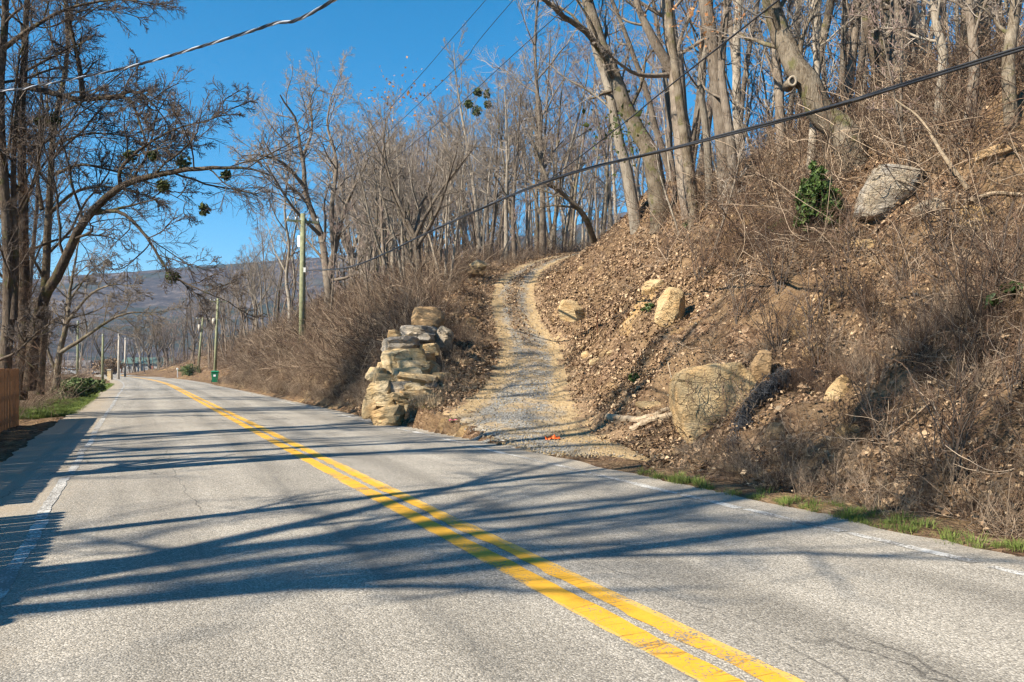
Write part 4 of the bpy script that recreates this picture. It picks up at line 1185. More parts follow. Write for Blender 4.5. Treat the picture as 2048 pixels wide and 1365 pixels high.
slab([(1366, 775), (1378, 752), (1402, 738), (1450, 732), (1505, 726), (1528, 760), (1536, 800), (1518, 832), (1478, 850), (1440, 868), (1410, 882), (1384, 898), (1376, 880), (1368, 830)], hs[1] - .05, 1.0, 'rock_tan', 'large upright tan slab face bedded in the foot of the bank', 37)
# vines trailing over it
g = np.random.default_rng(38); n = 15
vx = g.uniform(1375, 1530, n); vy = g.uniform(722, 770, n); vl = g.uniform(30, 120, n); Pv = np.empty((n, 7, 3))
for k in range(7):
    yy = vy + vl * k / 6; xx_ = vx + np.cumsum(g.normal(0, 3, (7, n)), 0)[k]
    zb = CAMH + (HORIZ - yy) / F * hs[1]
    Pv[:, k] = np.stack([(xx_ - 1024) / F * hs[1], hs[1] - .22 + .35 * (zb - (CAMH + (HORIZ - 898) / F * hs[1])) + g.normal(0, .02, n), zb], 1)
cv = grow(Pv, np.full((n, 7), .005), 3, .1, 1, .7, .3, .3, 4, .2, (0, 0, -.1), .8, .0025, g)
V_, Q_ = cat_tubes([tubes(Pv, np.full((n, 7), .0045), 3), tubes(*cv, 3)])
tag(link('trailing_vines', mesh_np('trailing_vines', V_, Q_), M['stem_brown']), 'thin dead vines trailing over the upright slab', 'vines', kind='stuff')
rock_hit('rock', (1310, 575, 1376, 665), 0.7, 'rock_tan', 38, 'tall narrow tan rock jutting from the middle of the bank', box=0.4, cuts=9, tilt=(-0.3, 0.35))
rock_hit('rock', (1284, 562, 1334, 598), 0.7, 'rock_tan', 39, 'low tan rock up left of the tall narrow rock', box=0.5, tilt=(-.3, .2))
rock_hit('rock', (1690, 335, 1870, 450), 1.2, 'rock_grey', 40, 'grey cracked outcrop under dead vines right of the evergreen bush', cat='outcrop', box=0.85, cut=(.45, .95), cuts=16, noise=0.11, strata=0.08, sub=4)
rock_hit('rock', (1820, 400, 1900, 445), 0.8, 'rock_grey', 41, 'slanting grey ledge at the right end of the cracked outcrop', cat='outcrop', box=0.92, cut=(.62, .98), tilt=(0, -.3), strata=0.2)
rock_hit('rock', (1935, 300, 2010, 352), 0.9, 'rock_brown', 42, 'layered brown outcrop high at the right edge', cat='outcrop', box=0.92, cut=(.62, .98), strata=0.3, tilt=(0, -.3))
rock_hit('rock', (1690, 478, 1790, 520), 0.8, 'rock_tan', 43, 'low yellowish ledge below the grey cracked outcrop', cat='outcrop', box=0.92, cut=(.62, .98), strata=0.2, tilt=(0, -.15))
rock_hit('rock', (1900, 415, 2000, 470), 0.8, 'rock_tan', 44, 'yellowish broken ledge below the layered outcrop at right', cat='outcrop', box=0.92, cut=(.62, .98), strata=0.3)
rock_hit('rock', (1520, 845, 1580, 895), 0.5, 'rock_brown', 45, 'smooth reddish brown rock in shadow right of the upright slab', box=0.3)
rock_hit('rock', (1500, 700, 1550, 790), 0.6, 'rock_brown', 46, 'brown mossy rock shoulder at the upper right of the upright slab', box=0.5)
small = [(1160, 702, 1186, 726, 'rock_tan', 'tan stone left of the driveway bank stones'), (1176, 716, 1206, 734, 'rock_tan', 'flat tan stone in front of the bank stones'), (1196, 698, 1222, 722, 'rock_brown', 'square brown stone among the bank stones'),
         (1212, 700, 1228, 714, 'rock_cream', 'small white stone at the right of the bank stones'), (1155, 532, 1172, 546, 'rock_tan', 'round tan stone beside the upper driveway'),
         (1160, 690, 1178, 702, 'rock_tan', 'small stone highest among the bank stones'), (1600, 685, 1660, 745, 'rock_brown', 'orange brown rock poking from the middle of the right bank'),
         (1650, 745, 1720, 815, 'rock_tan', 'mossy tan rock low on the right bank'), (1500, 470, 1520, 484, 'rock_cream', 'pale stone near the top of the bank'), (1415, 448, 1440, 465, 'rock_cream', 'cream stone near the tree roots on the bank top'),
         (1270, 800, 1330, 822, 'rock_tan', 'yellow weathered stone behind the pale logs'), (2020, 515, 2048, 545, 'rock_grey', 'grey stone at the right edge halfway up'), (1935, 900, 1960, 920, 'rock_tan', 'tan block low on the bank near the right edge'),
         (1250, 640, 1272, 655, 'rock_tan', 'tan stone below the low rock on the bank'), (1670, 845, 1730, 895, 'rock_tan', 'yellow mossy stone near the foot of the right bank')]
for k, (x0, y0, x1, y1, mt, lb) in enumerate(small):
    rock_hit('stone', (x0, y0, x1, y1), 0.28, mt, 700 + k, lb, cat='stone', box=0.5, sub=2, rz=r.uniform(-.6, .6))

# ------------------------------------------------------------------ fallen wood
def log(name, pts, r0, r1, mat, label, cat='log'):
    P = catmull(pts, 14); P += np.random.default_rng(len(label)).normal(0, r0 * .1, P.shape)
    mb = MB(); mb.tube(P, np.linspace(r0, r1, 14), 9)
    o = mb.build(name, M[mat], smooth=False)
    tag(o, label, cat); return o
def on(x, y, up=0.05):
    h = hit(x, y); h[2] += up; return h
log('log', [on(1215, 838, .0), on(1250, 842, .03), on(1290, 842, .03), on(1335, 822, .02)], 0.075, 0.05, 'wood_dead', 'pale weathered log lying at the foot of the bank')
log('log', [on(1262, 862, .02), on(1300, 848, .03), on(1345, 838, .05)], 0.06, 0.05, 'wood_dead', 'shorter pale log in front of the weathered log')
log('dead_branch', [on(1935, 380, .0), px(1900, 330, on(1935, 380)[1]), px(1870, 285, on(1935, 380)[1] + .1), px(1840, 235, on(1935, 380)[1] + .2), px(1790, 200, on(1935, 380)[1] + .3)], 0.045, 0.012, 'wood_dead', 'bare white dead branch leaning left above the outcrop', 'branch')
log('dead_branch', [on(1930, 412, .06), on(1985, 408, .1), on(2046, 404, .06)], 0.04, 0.03, 'wood_dead', 'white fallen branch lying level at the right edge', 'branch')
log('dead_branch', [on(1372, 868, .05), on(1352, 830, .3), on(1336, 790, .5)], 0.018, 0.008, 'wood_dead', 'thin white stick leaning on the left side of the upright slab', 'branch')
h0 = hit(1195, 668)
mb = MB(); mb.tube([h0 + np.array([0, 0, -.2]), h0 + np.array([0.0, 0, .62])], [0.022, 0.022], 6); mb.box(h0 + np.array([0, 0, .60]), (0.05, 0.05, 0.03))
tag(mb.build('stake', M['rust']), 'short rusty stake standing in the bank right of the driveway', 'stake')

# ------------------------------------------------------------------ utility poles and cables
def pole(name, base, top, r0, r1, mat, label, arm=None, parts=()):
    e = empty(name, base)
    b = np.array(base); t = np.array(top) - b
    mb = MB(); mb.tube([(0, 0, -0.6), tuple(t * 0.5), tuple(t)], [r0, (r0 + r1) / 2, r1], 14); mb.build('pole', M[mat], e, smooth=True)
    tag(e, label, 'utility pole')
    return e, b, t
def crossarm(e, c, half, axis):
    ax = np.array(axis); mb = MB()
    rz = math.atan2(ax[1], ax[0])
    mb.box(c, (2 * half, 0.1, 0.11), rz); mb.build('crossarm', M['pole_wood'], e)
    pts = []
    for k in (-0.92, -0.45, 0.45, 0.92):
        p = np.array(c) + ax * half * k
        mi = MB(); mi.tube([p + [0, 0, .05], p + [0, 0, .12], p + [0, 0, .16], p + [0, 0, .22]], [0.02, 0.045, 0.05, 0.03], 8); mi.build('insulator', M['porcelain'], e, smooth=True)
        pts.append(p + [0, 0, .22])
    for s_ in (-1, 1):
        mb = MB(); mb.tube([np.array(c) + ax * half * 0.5 * s_ - [0, 0, .05], np.array(c) - [0, 0, .6]], [0.018, 0.018], 5); mb.build('brace', M['pole_grey'], e)
    return pts

bp = px(604, 700, 43.5); bp[2] = gz(bp[0], bp[1])
tp = px(606, 428, 43.5)
e1, b1, t1 = pole('utility_pole', bp, tp, 0.19, 0.13, 'pole_wood', 'green stained utility pole with crossarm on the left bank')
axr = np.array([0.905, 0.425, 0])
arm = crossarm(e1, t1 - np.array([0, 0, 0.42]), 0.85, axr)
mb = MB(); mb.box(t1 * 0.80 + np.array([-0.2, -0.02, 0]), (0.14, 0.12, 0.62)); mb.build('white_box', M['white'], e1)
mb = MB(); mb.box(px(611, 541, 43.5) - b1 + np.array([0, -.1, 0]), (0.12, 0.2, 0.25)); mb.build('cable_clamp', M['porcelain'], e1)
mb = MB(); mb.tube([np.array([0.12, -0.12, 1.0]), t1 * 0.7 + [0.1, -.12, 0]], [0.02, 0.02], 5); mb.build('ground_wire', M['cable_black'], e1)

b2p = px(429, 725, 84); b2p[2] = gz(b2p[0], b2p[1]); t2p = px(436, 597, 84)
e2, b2, t2 = pole('utility_pole', b2p, t2p, 0.17, 0.12, 'pole_wood', 'green stained utility pole nearest behind the green bin')
a2 = crossarm(e2, t2 - np.array([0, 0, .35]), 0.8, axr)
mb = MB(); mb.tube([t2 * .72 + [-.3, -.1, -.3], t2 * .72 + [-.3, -.1, .3]], [0.17, 0.17], 10); mb.build('transformer', M['pole_grey'], e2, smooth=True)
b3p = px(396, 737, 108); b3p[2] = gz(b3p[0], b3p[1]); t3p = px(406, 634, 108)
e3, b3, t3 = pole('utility_pole', b3p, t3p, 0.17, 0.12, 'pole_wood', 'leaning utility pole beside the round green shrub')
a3 = crossarm(e3, t3 - np.array([0, 0, .35]), 0.9, axr)
mb = MB(); mb.tube([t3 * .8 + [-.3, -.1, -.4], t3 * .8 + [-.3, -.1, .4]], [0.2, 0.2], 10); mb.build('transformer', M['pole_grey'], e3, smooth=True)
for (x, yb, yt, Y, mt, lb) in ((72, 780, 618, 48, 'pole_grey', 'weathered pole with pale side standing behind the fence end'), (155, 752, 642, 95, 'pole_wood', 'dark far pole behind the mossy low tree'),
                               (205, 757, 668, 92, 'pole_wood', 'far greenish pole left of the white mailbox'), (237, 757, 666, 94, 'pole_grey', 'far pale pole next to the white mailbox'), (250, 750, 676, 120, 'pole_grey', 'farthest thin pale pole right of the white mailbox')):
    B = px(x, yb, Y); B[2] = gz(B[0], B[1]); T_ = px(x + 1, yt, Y)
    e, _, tt = pole('utility_pole', B, T_, 0.15, 0.11, mt, lb)
    mb = MB(); mb.tube([tt - [0.0, .14, .3], tt - [0, .14, .1]], [0.04, 0.05], 8); mb.build('insulator', M['porcelain'], e, smooth=True)

def cable(name, pts, rad, mat, label, K=60, bundle=0):
    P = catmull(pts, K)
    o = empty(name, pts[0]) if bundle else None
    if not bundle:
        mb = MB(); mb.tube(P, [rad] * K, 6); o = mb.build(name, M[mat], smooth=True)
    else:
        for k in range(bundle):
            L_ = np.concatenate([[0], np.cumsum(np.linalg.norm(np.diff(P, axis=0), axis=1))])
            a = L_ * 0.55 + k * 2 * math.pi / bundle
            mb = MB(); mb.tube(P - P[0] + np.stack([np.cos(a) * rad * 1.1, np.sin(a) * rad * .4, np.sin(a) * rad * 1.1], 1), [rad * (1.0 if k else 0.75)] * K, 6)
            mb.build('strand', M[mat], o, smooth=True)
    tag(o, label, 'cable'); return o
def along(p0, q0, sag, n=9):
    p0 = np.array(p0, float); q0 = np.array(q0, float)
    return [p0 + (q0 - p0) * t - np.array([0, 0, sag * 4 * t * (1 - t)]) for t in np.linspace(0, 1, n)]

# power lines from the crossarm over the bank towards and past the camera
dE = 5.84
def at_d(x, y, d=dE):     # point on the vertical sheet d metres right of the road centre, seen at pixel (x, y)
    k = (x - 1024) / F
    Y = (d + 2.45) / (0.905 * k + 0.425)
    return px(x, y, Y)
def extend(p, q, n):
    return q + (q - p) / np.linalg.norm((q - p)[:2]) * n
for (w, p1, p2, lb) in ((arm[0] + b1, (800, 195), (972, 0), 'upper thin power line crossing the sky from the pole'),
                        (arm[1] + b1, (880, 168), (1027, 0), 'middle thin power line crossing the sky from the pole'),
                        (arm[3] + b1, (850, 268), (1120, 26), 'lowest thin power line crossing in front of the woods')):
    A = at_d(*p1); B = at_d(*p2)
    cable('power_line', [w, A, B, extend(A, B, 25)], 0.009, 'cable_black', lb)
c0 = px(611, 541, 43.4)
pp = [c0, at_d(705, 533), at_d(890, 450), at_d(1100, 361), at_d(1400, 284), at_d(1700, 203), at_d(2048, 95)]
pp.append(extend(pp[-2], pp[-1], 20))
cable('telephone_cable', pp, 0.0165, 'cable_black', 'thick black cable bundle sagging across the right hillside', 140, bundle=3)
A = at_d(1100, 359); Bq = px(1530, 22, 10)
cable('telephone_cable', [A, (A + Bq) / 2 - [0, 0, .03], Bq, extend(A, Bq, 25)], 0.012, 'cable_black', 'black cable branching off the bundle up to the right')
# far wires on from the main pole
for w, e_, lb in ((arm[0] + b1, a2[0] + b2, 'far power line from the crossarm pole to the pole behind the bin'), (arm[3] + b1, a2[3] + b2, 'second far power line between the two roadside poles')):
    cable('power_line', along(w, e_, 0.5), 0.012, 'cable_black', lb)
cable('telephone_cable', along(c0, px(434, 640, 84), 0.5), 0.018, 'cable_black', 'far telephone cable from the crossarm pole to the bin pole')
# service drop of twisted strands over the left lane
sp_ = [px(670, -1, 10), px(540, 50, 11.6), px(400, 94, 13.3), px(250, 136, 15), px(80, 171, 17), px(0, 182, 18.1)]
sp_ = [sp_[0] + (sp_[0] - sp_[1]) * 4 + np.array([0, 0, 1.0])] + sp_ + [sp_[-1] + (sp_[-1] - sp_[-2]) * 4 + np.array([0, 0, .3])]
P = catmull(sp_, 260)
sd_o = empty('service_cable', P[0])
L_ = np.concatenate([[0], np.cumsum(np.linalg.norm(np.diff(P, axis=0), axis=1))])
for k, (mt, rr) in enumerate((('cable_steel', 0.0115), ('cable_black', 0.0125), ('cable_black', 0.0125))):
    a = L_ * 6.0 + k * 2.09
    mb = MB(); mb.tube(P - P[0] + np.stack([np.cos(a) * .009, np.cos(a) * .009, np.sin(a) * .013], 1), [rr] * 260, 6); mb.build('strand', M[mt], sd_o, smooth=True)
tag(sd_o, 'twisted black and silver service cable crossing the sky at upper left', 'cable')

# ------------------------------------------------------------------ fence
RDIR = np.array([-0.425, 0.905]); RN = np.array([0.905, 0.425])
def rp(s, d):      # road coordinates: s along from the camera foot, d right of the centre
    return RDIR * s + RN * (d + 2.45)
def fence(s0, s1, d, h, label, dog, seed):
    rr = random.Random(seed)
    p = rp(s1, d); e = empty('wooden_fence', (p[0], p[1], gz(*p)))
    org = np.array(e.location); rz = math.atan2(RDIR[1], RDIR[0])
    n = int((s1 - s0) / 0.146); bw = 0.138
    for k in range(n):
        q = rp(s1 - 0.07 - k * 0.146, d); z0 = gz(*q) - 0.02; hh = h + rr.uniform(-.012, .012)
        ht = hh - z0
        W = bw / 2; c = 0.035 if dog else 0.004
        prof = [(-W, 0), (W, 0), (W, ht - c), (W - c, ht), (-W + c, ht), (-W, ht - c)]
        off = rr.uniform(-.004, .004)
        V = [(a, off, b) for a, b in prof] + [(a, off + 0.018, b) for a, b in prof]
        F_ = [(0, 1, 2, 3, 4, 5)[::-1], (6, 7, 8, 9, 10, 11)] + [(i, (i + 1) % 6, (i + 1) % 6 + 6, i + 6) for i in range(6)]
        me = bpy.data.meshes.new('board'); me.from_pydata(V, [], F_)
        o = link('board', me, M['fence'], e); o.location = (q[0] - org[0], q[1] - org[1], z0 - org[2]); o.rotation_euler = (0, rr.uniform(-.006, .006), rz)
    for zz in (0.3, 0.85, 1.3):
        a = rp(s0, d - 0.055); b = rp(s1, d - 0.055); m = (a + b) / 2
        mb = MB(); mb.box((m[0] - org[0], m[1] - org[1], zz - 0.15 - org[2]), (s1 - s0, 0.04, 0.09), rz); mb.build('rail', M['fence'], e)
    s_ = s0 + 0.1
    while s_ < s1:
        q = rp(s_, d - 0.13); mb = MB(); mb.box((q[0] - org[0], q[1] - org[1], (h - 0.2 - .3) / 2 - org[2]), (0.09, 0.09, h - .2 + .3), rz); mb.build('post', M['fence'], e); s_ += 2.4
    tag(e, label, 'fence')
fence(9.2, 24.6, -5.25, 1.36, 'brown wooden board fence standing at the left edge', False, 3)
fence(4.6, 8.5, -5.25, 1.62, 'taller dog eared wooden fence along the left verge near the camera', True, 4)

# ------------------------------------------------------------------ green wheelie bin
bX = px(430, 766, 73); bz = gz(bX[0], bX[1])
bn = empty('wheelie_bin', (bX[0], bX[1], bz), 0.3); tag(bn, 'green plastic wheelie bin standing at the right roadside far ahead', 'bin')
mb = MB()
V = []
for (z, hx, hy) in ((0.05, .24, .24), (0.9, .31, .34), (0.93, .34, .37), (0.98, .34, .37)):
    V += [(-hx, -hy, z), (hx, -hy, z), (hx, hy, z), (-hx, hy, z)]
Fq = [(3, 2, 1, 0)] + [(4 * k + i, 4 * k + (i + 1) % 4, 4 * k + 4 + (i + 1) % 4, 4 * k + 4 + i) for k in range(3) for i in range(4)] + [(12, 13, 14, 15)]
mb.add(V, Fq); mb.build('body', M['bin_green'], bn, bevel=0.015)
mb = MB(); mb.add([(-.35, -.4, .985), (.35, -.4, .985), (.35, .4, 1.0), (-.35, .4, 1.0), (-.3, -.34, 1.05), (.3, -.34, 1.05), (.3, .36, 1.09), (-.3, .36, 1.09)],
                  [(3, 2, 1, 0), (4, 5, 6, 7), (0, 1, 5, 4), (1, 2, 6, 5), (2, 3, 7, 6), (3, 0, 4, 7)]); mb.build('lid', M['bin_green'], bn, bevel=0.01)
for sx in (-1, 1):
    mb = MB(); mb.tube([(sx * .27, .27, .13), (sx * .33, .27, .13)], [.13, .13], 16); mb.build('wheel', M['rubber'], bn)
mb = MB(); mb.tube([(-.25, .43, .95), (.25, .43, .95)], [.018, .018], 8); mb.build('handle', M['bin_green'], bn)
mb = MB(); mb.box((-.02, -.315, .66), (.2, .012, .2)); mb.box((.06, -.318, .62), (.05, .012, .08)); mb.build('logo', M['white'], bn)

# ------------------------------------------------------------------ mailboxes, gate post
def mailbox(x, y, Y, label, rz):
    B = px(x, y, Y); B[2] = gz(B[0], B[1]); e = empty('mailbox', B, rz); tag(e, label, 'mailbox')
    mb = MB(); mb.box((0, 0, .5), (.09, .09, 1.1)); mb.build('post', M['white'], e)
    mb = MB()
    pr = [(-.09, 0), (.09, 0), (.09, .13)] + [(.09 * math.cos(a), .13 + .09 * math.sin(a)) for a in np.linspace(0.3, math.pi - .3, 6)] + [(-.09, .13)]
    n = len(pr)
    mb.add([(a, -.26, 1.05 + b) for a, b in pr] + [(a, .26, 1.05 + b) for a, b in pr], [tuple(range(n)), tuple(range(2 * n - 1, n - 1, -1))] + [(i, (i + 1) % n, n + (i + 1) % n, n + i)[::-1] for i in range(n)])
    mb.build('box', M['white'], e)
    mb = MB(); mb.box((.1, .1, 1.3), (.012, .03, .2)); mb.build('flag', M['orange'], e)
mailbox(240, 756, 96, 'white mailbox on a post left of the road beside the pale pole', .5)
mailbox(355, 752, 105, 'white mailbox on the right verge where the road bends', .5)
B = px(220, 757, 90); B[2] = gz(B[0], B[1]); e = empty('gate_post', B)
mb = MB(); mb.box((0, 0, .55), (.42, .42, 1.2)); mb.build('pillar', M['rock_cream'], e); mb = MB(); mb.box((0, 0, 1.2), (.55, .55, .12), taper=.8); mb.build('cap', M['rock_grey'], e)
tag(e, 'squat pale stone gate post left of the white mailbox', 'gate post')

# ------------------------------------------------------------------ far houses and parked cars
def house(x, Y, w, dpt, h, wallm, roofm, label, rz, roofh=1.6):
    B = px(x, 740, Y); B[2] = gz(B[0], B[1]) ; e = empty('house', B, rz); tag(e, label, 'house')
    mb = MB(); mb.box((0, 0, h / 2), (w, dpt, h))
    mb.add([(-w / 2, -dpt / 2, h), (-w / 2, dpt / 2, h), (-w / 2, 0, h + roofh)], [(0, 1, 2)]); mb.add([(w / 2, -dpt / 2, h), (w / 2, dpt / 2, h), (w / 2, 0, h + roofh)], [(0, 2, 1)])
    mb.build('wall', M[wallm], e)
    mb = MB(); o = .4
    for s_ in (-1, 1):
        y1 = s_ * (dpt / 2 + o); z1 = h - o * roofh / (dpt / 2)
        mb.add([(-w / 2 - o, y1, z1), (w / 2 + o, y1, z1), (w / 2 + o, 0, h + roofh), (-w / 2 - o, 0, h + roofh), (-w / 2 - o, y1, z1 + .15), (w / 2 + o, y1, z1 + .15), (w / 2 + o, 0, h + roofh + .15), (-w / 2 - o, 0, h + roofh + .15)],
               [(3, 2, 1, 0), (4, 5, 6, 7), (0, 1, 5, 4), (1, 2, 6, 5), (2, 3, 7, 6), (3, 0, 4, 7)])
    rf = mb.build('roof', M[roofm], e)
    mb = MB(); mb.box((w * .3, .6, h + roofh + .3), (.6, .6, 1.2)); mb.build('chimney', M['brick'], rf)
    for k in (-.36, -.14, .32):
        mb = MB(); mb.box((k * w, -dpt / 2 - .03, h * .55), (1.1, .06, 1.3)); wi = mb.build('window', M['white'], e)
        mb = MB(); mb.box((k * w, -dpt / 2 - .05, h * .55), (.9, .06, 1.1)); mb.build('pane', M['glass'], wi)
    mb = MB(); mb.box((.1 * w, -dpt / 2 - .03, 1.05), (.95, .06, 2.1)); dr = mb.build('door', M['brick'], e)
    mb = MB(); mb.box((.1 * w + .36, -dpt / 2 - .08, 1.0), (.06, .06, .12)); mb.build('handle', M['cable_steel'], dr)
house(300, 235, 13, 8, 2.7, 'siding', 'roof_green', 'low far house with green roof beyond the road bend', .2)
house(140, 250, 12, 7, 2.6, 'siding', 'roof_grey', 'pale low house far off behind the left trees', .1)
house(282, 260, 10, 7, 2.6, 'brick', 'roof_grey', 'small brick house far off left of the green roof', .0)
def car(x, Y, paint, label, rz):
    B = px(x, 745, Y); B[2] = gz(B[0], B[1]); e = empty('parked_car', B, rz); tag(e, label, 'car')
    prof = [(-2.1, .35), (2.1, .35), (2.15, .7), (1.9, .92), (.95, 1.0), (-1.7, 1.0), (-2.1, .9)]
    def ext(prof, w, nm, m, par=None):
        n = len(prof); mb = MB()
        mb.add([(a, -w, b) for a, b in prof] + [(a, w, b) for a, b in prof], [tuple(range(n)), tuple(range(2 * n - 1, n - 1, -1))] + [(i, n + i, n + (i + 1) % n, (i + 1) % n) for i in range(n)])
        return mb.build(nm, M[m], par, bevel=0.05)
    ext(prof, .88, 'body', paint, e)
    ext([(1.0, .98), (.3, 1.45), (-1.2, 1.47), (-1.75, .98)], .76, 'cabin', 'glass', e)
    ext([(.36, 1.44), (.2, 1.52), (-1.1, 1.53), (-1.24, 1.45)], .74, 'roof', paint, e)
    for sx in (-1.3, 1.3):
        for sy in (-.8, .8):
            mb = MB(); mb.tube([(sx, sy - .1, .33), (sx, sy + .1, .33)], [.33, .33], 16); wh = mb.build('wheel', M['rubber'], e)
            mb = MB(); mb.tube([(sx, sy - .11, .33), (sx, sy + .11, .33)], [.18, .18], 12); mb.build('rim', M['cable_steel'], wh)
car(128, 135, 'car_white', 'white car parked far off behind the left shrub', .3)
car(212, 160, 'car_grey', 'grey car parked far off behind the gate post', 1.2)
car(146, 165, 'car_white', 'smaller looking white car parked right of the far white car', 2.6)

# ------------------------------------------------------------------ litter items
h0 = hit(1105, 882); mb = MB()
gq = np.random.default_rng(3)
gx_, gy_ = np.meshgrid(np.linspace(-.14, .14, 6), np.linspace(-.09, .09, 5))
mb.add(np.stack([gx_ + h0[0], gy_ + h0[1], h0[2] + .05 + gq.normal(0, .022, gx_.shape)], -1), [(a * 6 + b, a * 6 + b + 1, a * 6 + b + 7, a * 6 + b + 6) for a in range(4) for b in range(5)])
tag(mb.build('plastic_scrap', M['orange']), 'crumpled orange plastic scrap at the right of the driveway mouth', 'litter')
h0 = hit(906, 844); mb = MB()
mb.add(np.stack([gx_ * .6 + h0[0], gy_ * .4 + h0[1], h0[2] + .04 + gq.normal(0, .01, gx_.shape)], -1), [(a * 6 + b, a * 6 + b + 1, a * 6 + b + 7, a * 6 + b + 6) for a in range(4) for b in range(5)])
tag(mb.build('ribbon_scrap', M['pink']), 'tiny pink ribbon scrap at the left of the driveway mouth', 'litter')

# ------------------------------------------------------------------ leaves: helper
def leaf_mesh(name, C, size, g, N=None, fold=0.35, spread=0.5, long=1.5):
    """two triangles per leaf folded along the mid rib; C (n,3) centres; N (n,3) facing"""
    n = len(C)
    if N is None: N = unit(g.normal(0, 1, (n, 3)))
    else: N = unit(N + g.normal(0, spread, (n, 3)))
    A = unit(np.cross(N, unit(g.normal(0, 1, (n, 3))))); B = np.cross(N, A)
    s = (size * np.exp(g.normal(-.05, .32, n)))[:, None]
    tip = C + A * s * long * 0.5; tail = C - A * s * long * 0.5
    l = C + B * s * 0.5 + N * s * fold * g.uniform(0.2, 1, (n, 1)); rr = C - B * s * 0.5 + N * s * fold * g.uniform(0.2, 1, (n, 1))
    V = np.stack([tail, rr, tip, l], 1).reshape(-1, 3)
    i = np.arange(n)[:, None] * 4
    T = np.concatenate([i + np.array([[0, 1, 2]]), i + np.array([[0, 2, 3]])], 1).reshape(-1, 3)
    return mesh_np(name, V, T)

def tnormal(X, Y):
    e = 0.15
    dx = (ground(X + e, Y) - ground(X - e, Y)) / (2 * e); dy = (ground(X, Y + e) - ground(X, Y - e)) / (2 * e)
    return unit(np.stack([-dx, -dy, np.ones_like(dx)], -1))

# evergreen bush on the bank
def bush(name, x, ybase, lobes, mat, n, leaf, seed, label, stemmat='bark_grey', Y=None, cat='bush'):
    g = np.random.default_rng(seed)
    b = hit(x, ybase) if Y is None else px(x, ybase, Y)
    if Y is not None: b[2] = gz(b[0], b[1])
    e = empty(name, b); tag(e, label, cat)
    C = []
    stems = []
    for (lx, ly, lz, rad, hgt) in lobes:
        m = int(n * rad * rad * hgt / sum(q[3] * q[3] * q[4] for q in lobes))
        p = unit(g.normal(0, 1, (m, 3))) * (g.random((m, 1)) ** 0.45)
        # clumped
        cl = unit(g.normal(0, 1, (max(6, m // 45), 3))) * (g.random((max(6, m // 45), 1)) ** 0.4)
        p = 0.30 * p + 0.9 * cl[g.integers(0, len(cl), m)]
        C.append(p * np.array([rad, rad, hgt]) + np.array([lx, ly, lz]))
        for c in cl:
            tpt = c * 0.9 * np.array([rad, rad, hgt]) + np.array([lx, ly, lz])
            stems.append([np.array([0, 0, -.1]), tpt * 0.45 + np.array([0, 0, .05]), tpt])
    C = np.concatenate(C)
    link('foliage', leaf_mesh('foliage', C, leaf, g, long=2.0), M[mat], e)
    P = np.stack([catmull(s_, 5) for s_ in stems]); R = np.tile(np.linspace(0.014, 0.004, 5), (len(P), 1))
    V_, Q_ = tubes(P, R, 4); link('stems', mesh_np('stems', V_, Q_, True), M[stemmat], e)
    return e
bush('evergreen_bush', 1640, 478, [(0, 0, .75, .42, .55), (-.05, .05, 1.15, .28, .4), (.22, 0, .45, .38, .35), (-.25, 0, .4, .3, .35)], 'evergreen', 5200, 0.05, 8, 'dark green broadleaf bush high on the bank left of the outcrop')
bush('green_shrub', 155, 790, [(0, 0, .6, .9, .45), (-.7, 0, .4, .55, .35), (.8, 0, .7, .5, .35)], 'cedar', 3600, 0.06, 9, 'bushy green shrub in front of the low mossy tree at left', Y=36)
bush('green_shrub', 380, 748, [(0, 0, 1.0, 1.5, .9), (1.0, 0, .7, .9, .6)], 'cedar', 3200, 0.09, 10, 'round green shrub at the foot of the leaning far pole', Y=104)
bush('reddish_shrub', 218, 748, [(0, 0, 1.6, 2.2, 1.4)], 'litter', 3600, 0.1, 17, 'round reddish brown shrub far off behind the gate post', Y=118)
for k, (x, y, s_, lb) in enumerate(((1295, 626, .16, 'small green sprig on the bank below the low tan rock'), (1268, 765, .16, 'small green grass tuft left of the upright slab'), (836, 708, .3, 'green fern below the dark flat boulder'),
                                    (712, 622, .7, 'dark green vine mound left of the boulder stack'), (690, 640, .5, 'green vine patch lower left of the boulder stack'), (1380, 462, .3, 'green honeysuckle patch at the bank top'), (1560, 470, .3, 'green patch left of the evergreen bush'), (2000, 620, .25, 'green leaves near the right edge of the bank'))):
    bush('green_plant', x, y, [(0, 0, s_ * .6, s_, s_ * .6)], 'evergreen' if k != 2 else 'cedar', int(260 if k > 2 else 140), 0.045 if k < 3 else .06, 40 + k, lb, cat='plant')

shrub_me = []
for k in range(3):
    g = np.random.default_rng(860 + k); n = 9
    a = g.random(n) * 6.28; ln = np.abs(g.normal(0, .35, n)); D_ = unit(np.stack([np.cos(a) * ln, np.sin(a) * ln, np.ones(n)], 1)); Pq = np.empty((n, 7, 3)); Pq[:, 0] = np.stack([np.cos(a) * .08, np.sin(a) * .08, np.full(n, -.1)], 1)
    for q in range(1, 7):
        D_ = unit(D_ + g.normal(0, .13, (n, 3))); Pq[:, q] = Pq[:, q - 1] + D_ * (1.5 * g.uniform(.7, 1.1, (n, 1)) / 6)
    Rq = np.tile(np.linspace(.011, .004, 7), (n, 1))
    c1 = grow(Pq, Rq, 6, .2, 1, .7, .25, .45, 5, .16, (0, 0, .04), .7, .003, g); c2 = grow(*c1, 5, .2, 1, .7, .3, .45, 4, .16, (0, 0, .02), .8, .0022, g)
    V_, Q_ = tubes(Pq, Rq, 4); V2, Q2 = cat_tubes([tubes(*c1, 3), tubes(*c2, 3)])
    shrub_me.append((mesh_np('shrub_stems', V_, Q_), mesh_np('shrub_twigs', V2, Q2)))
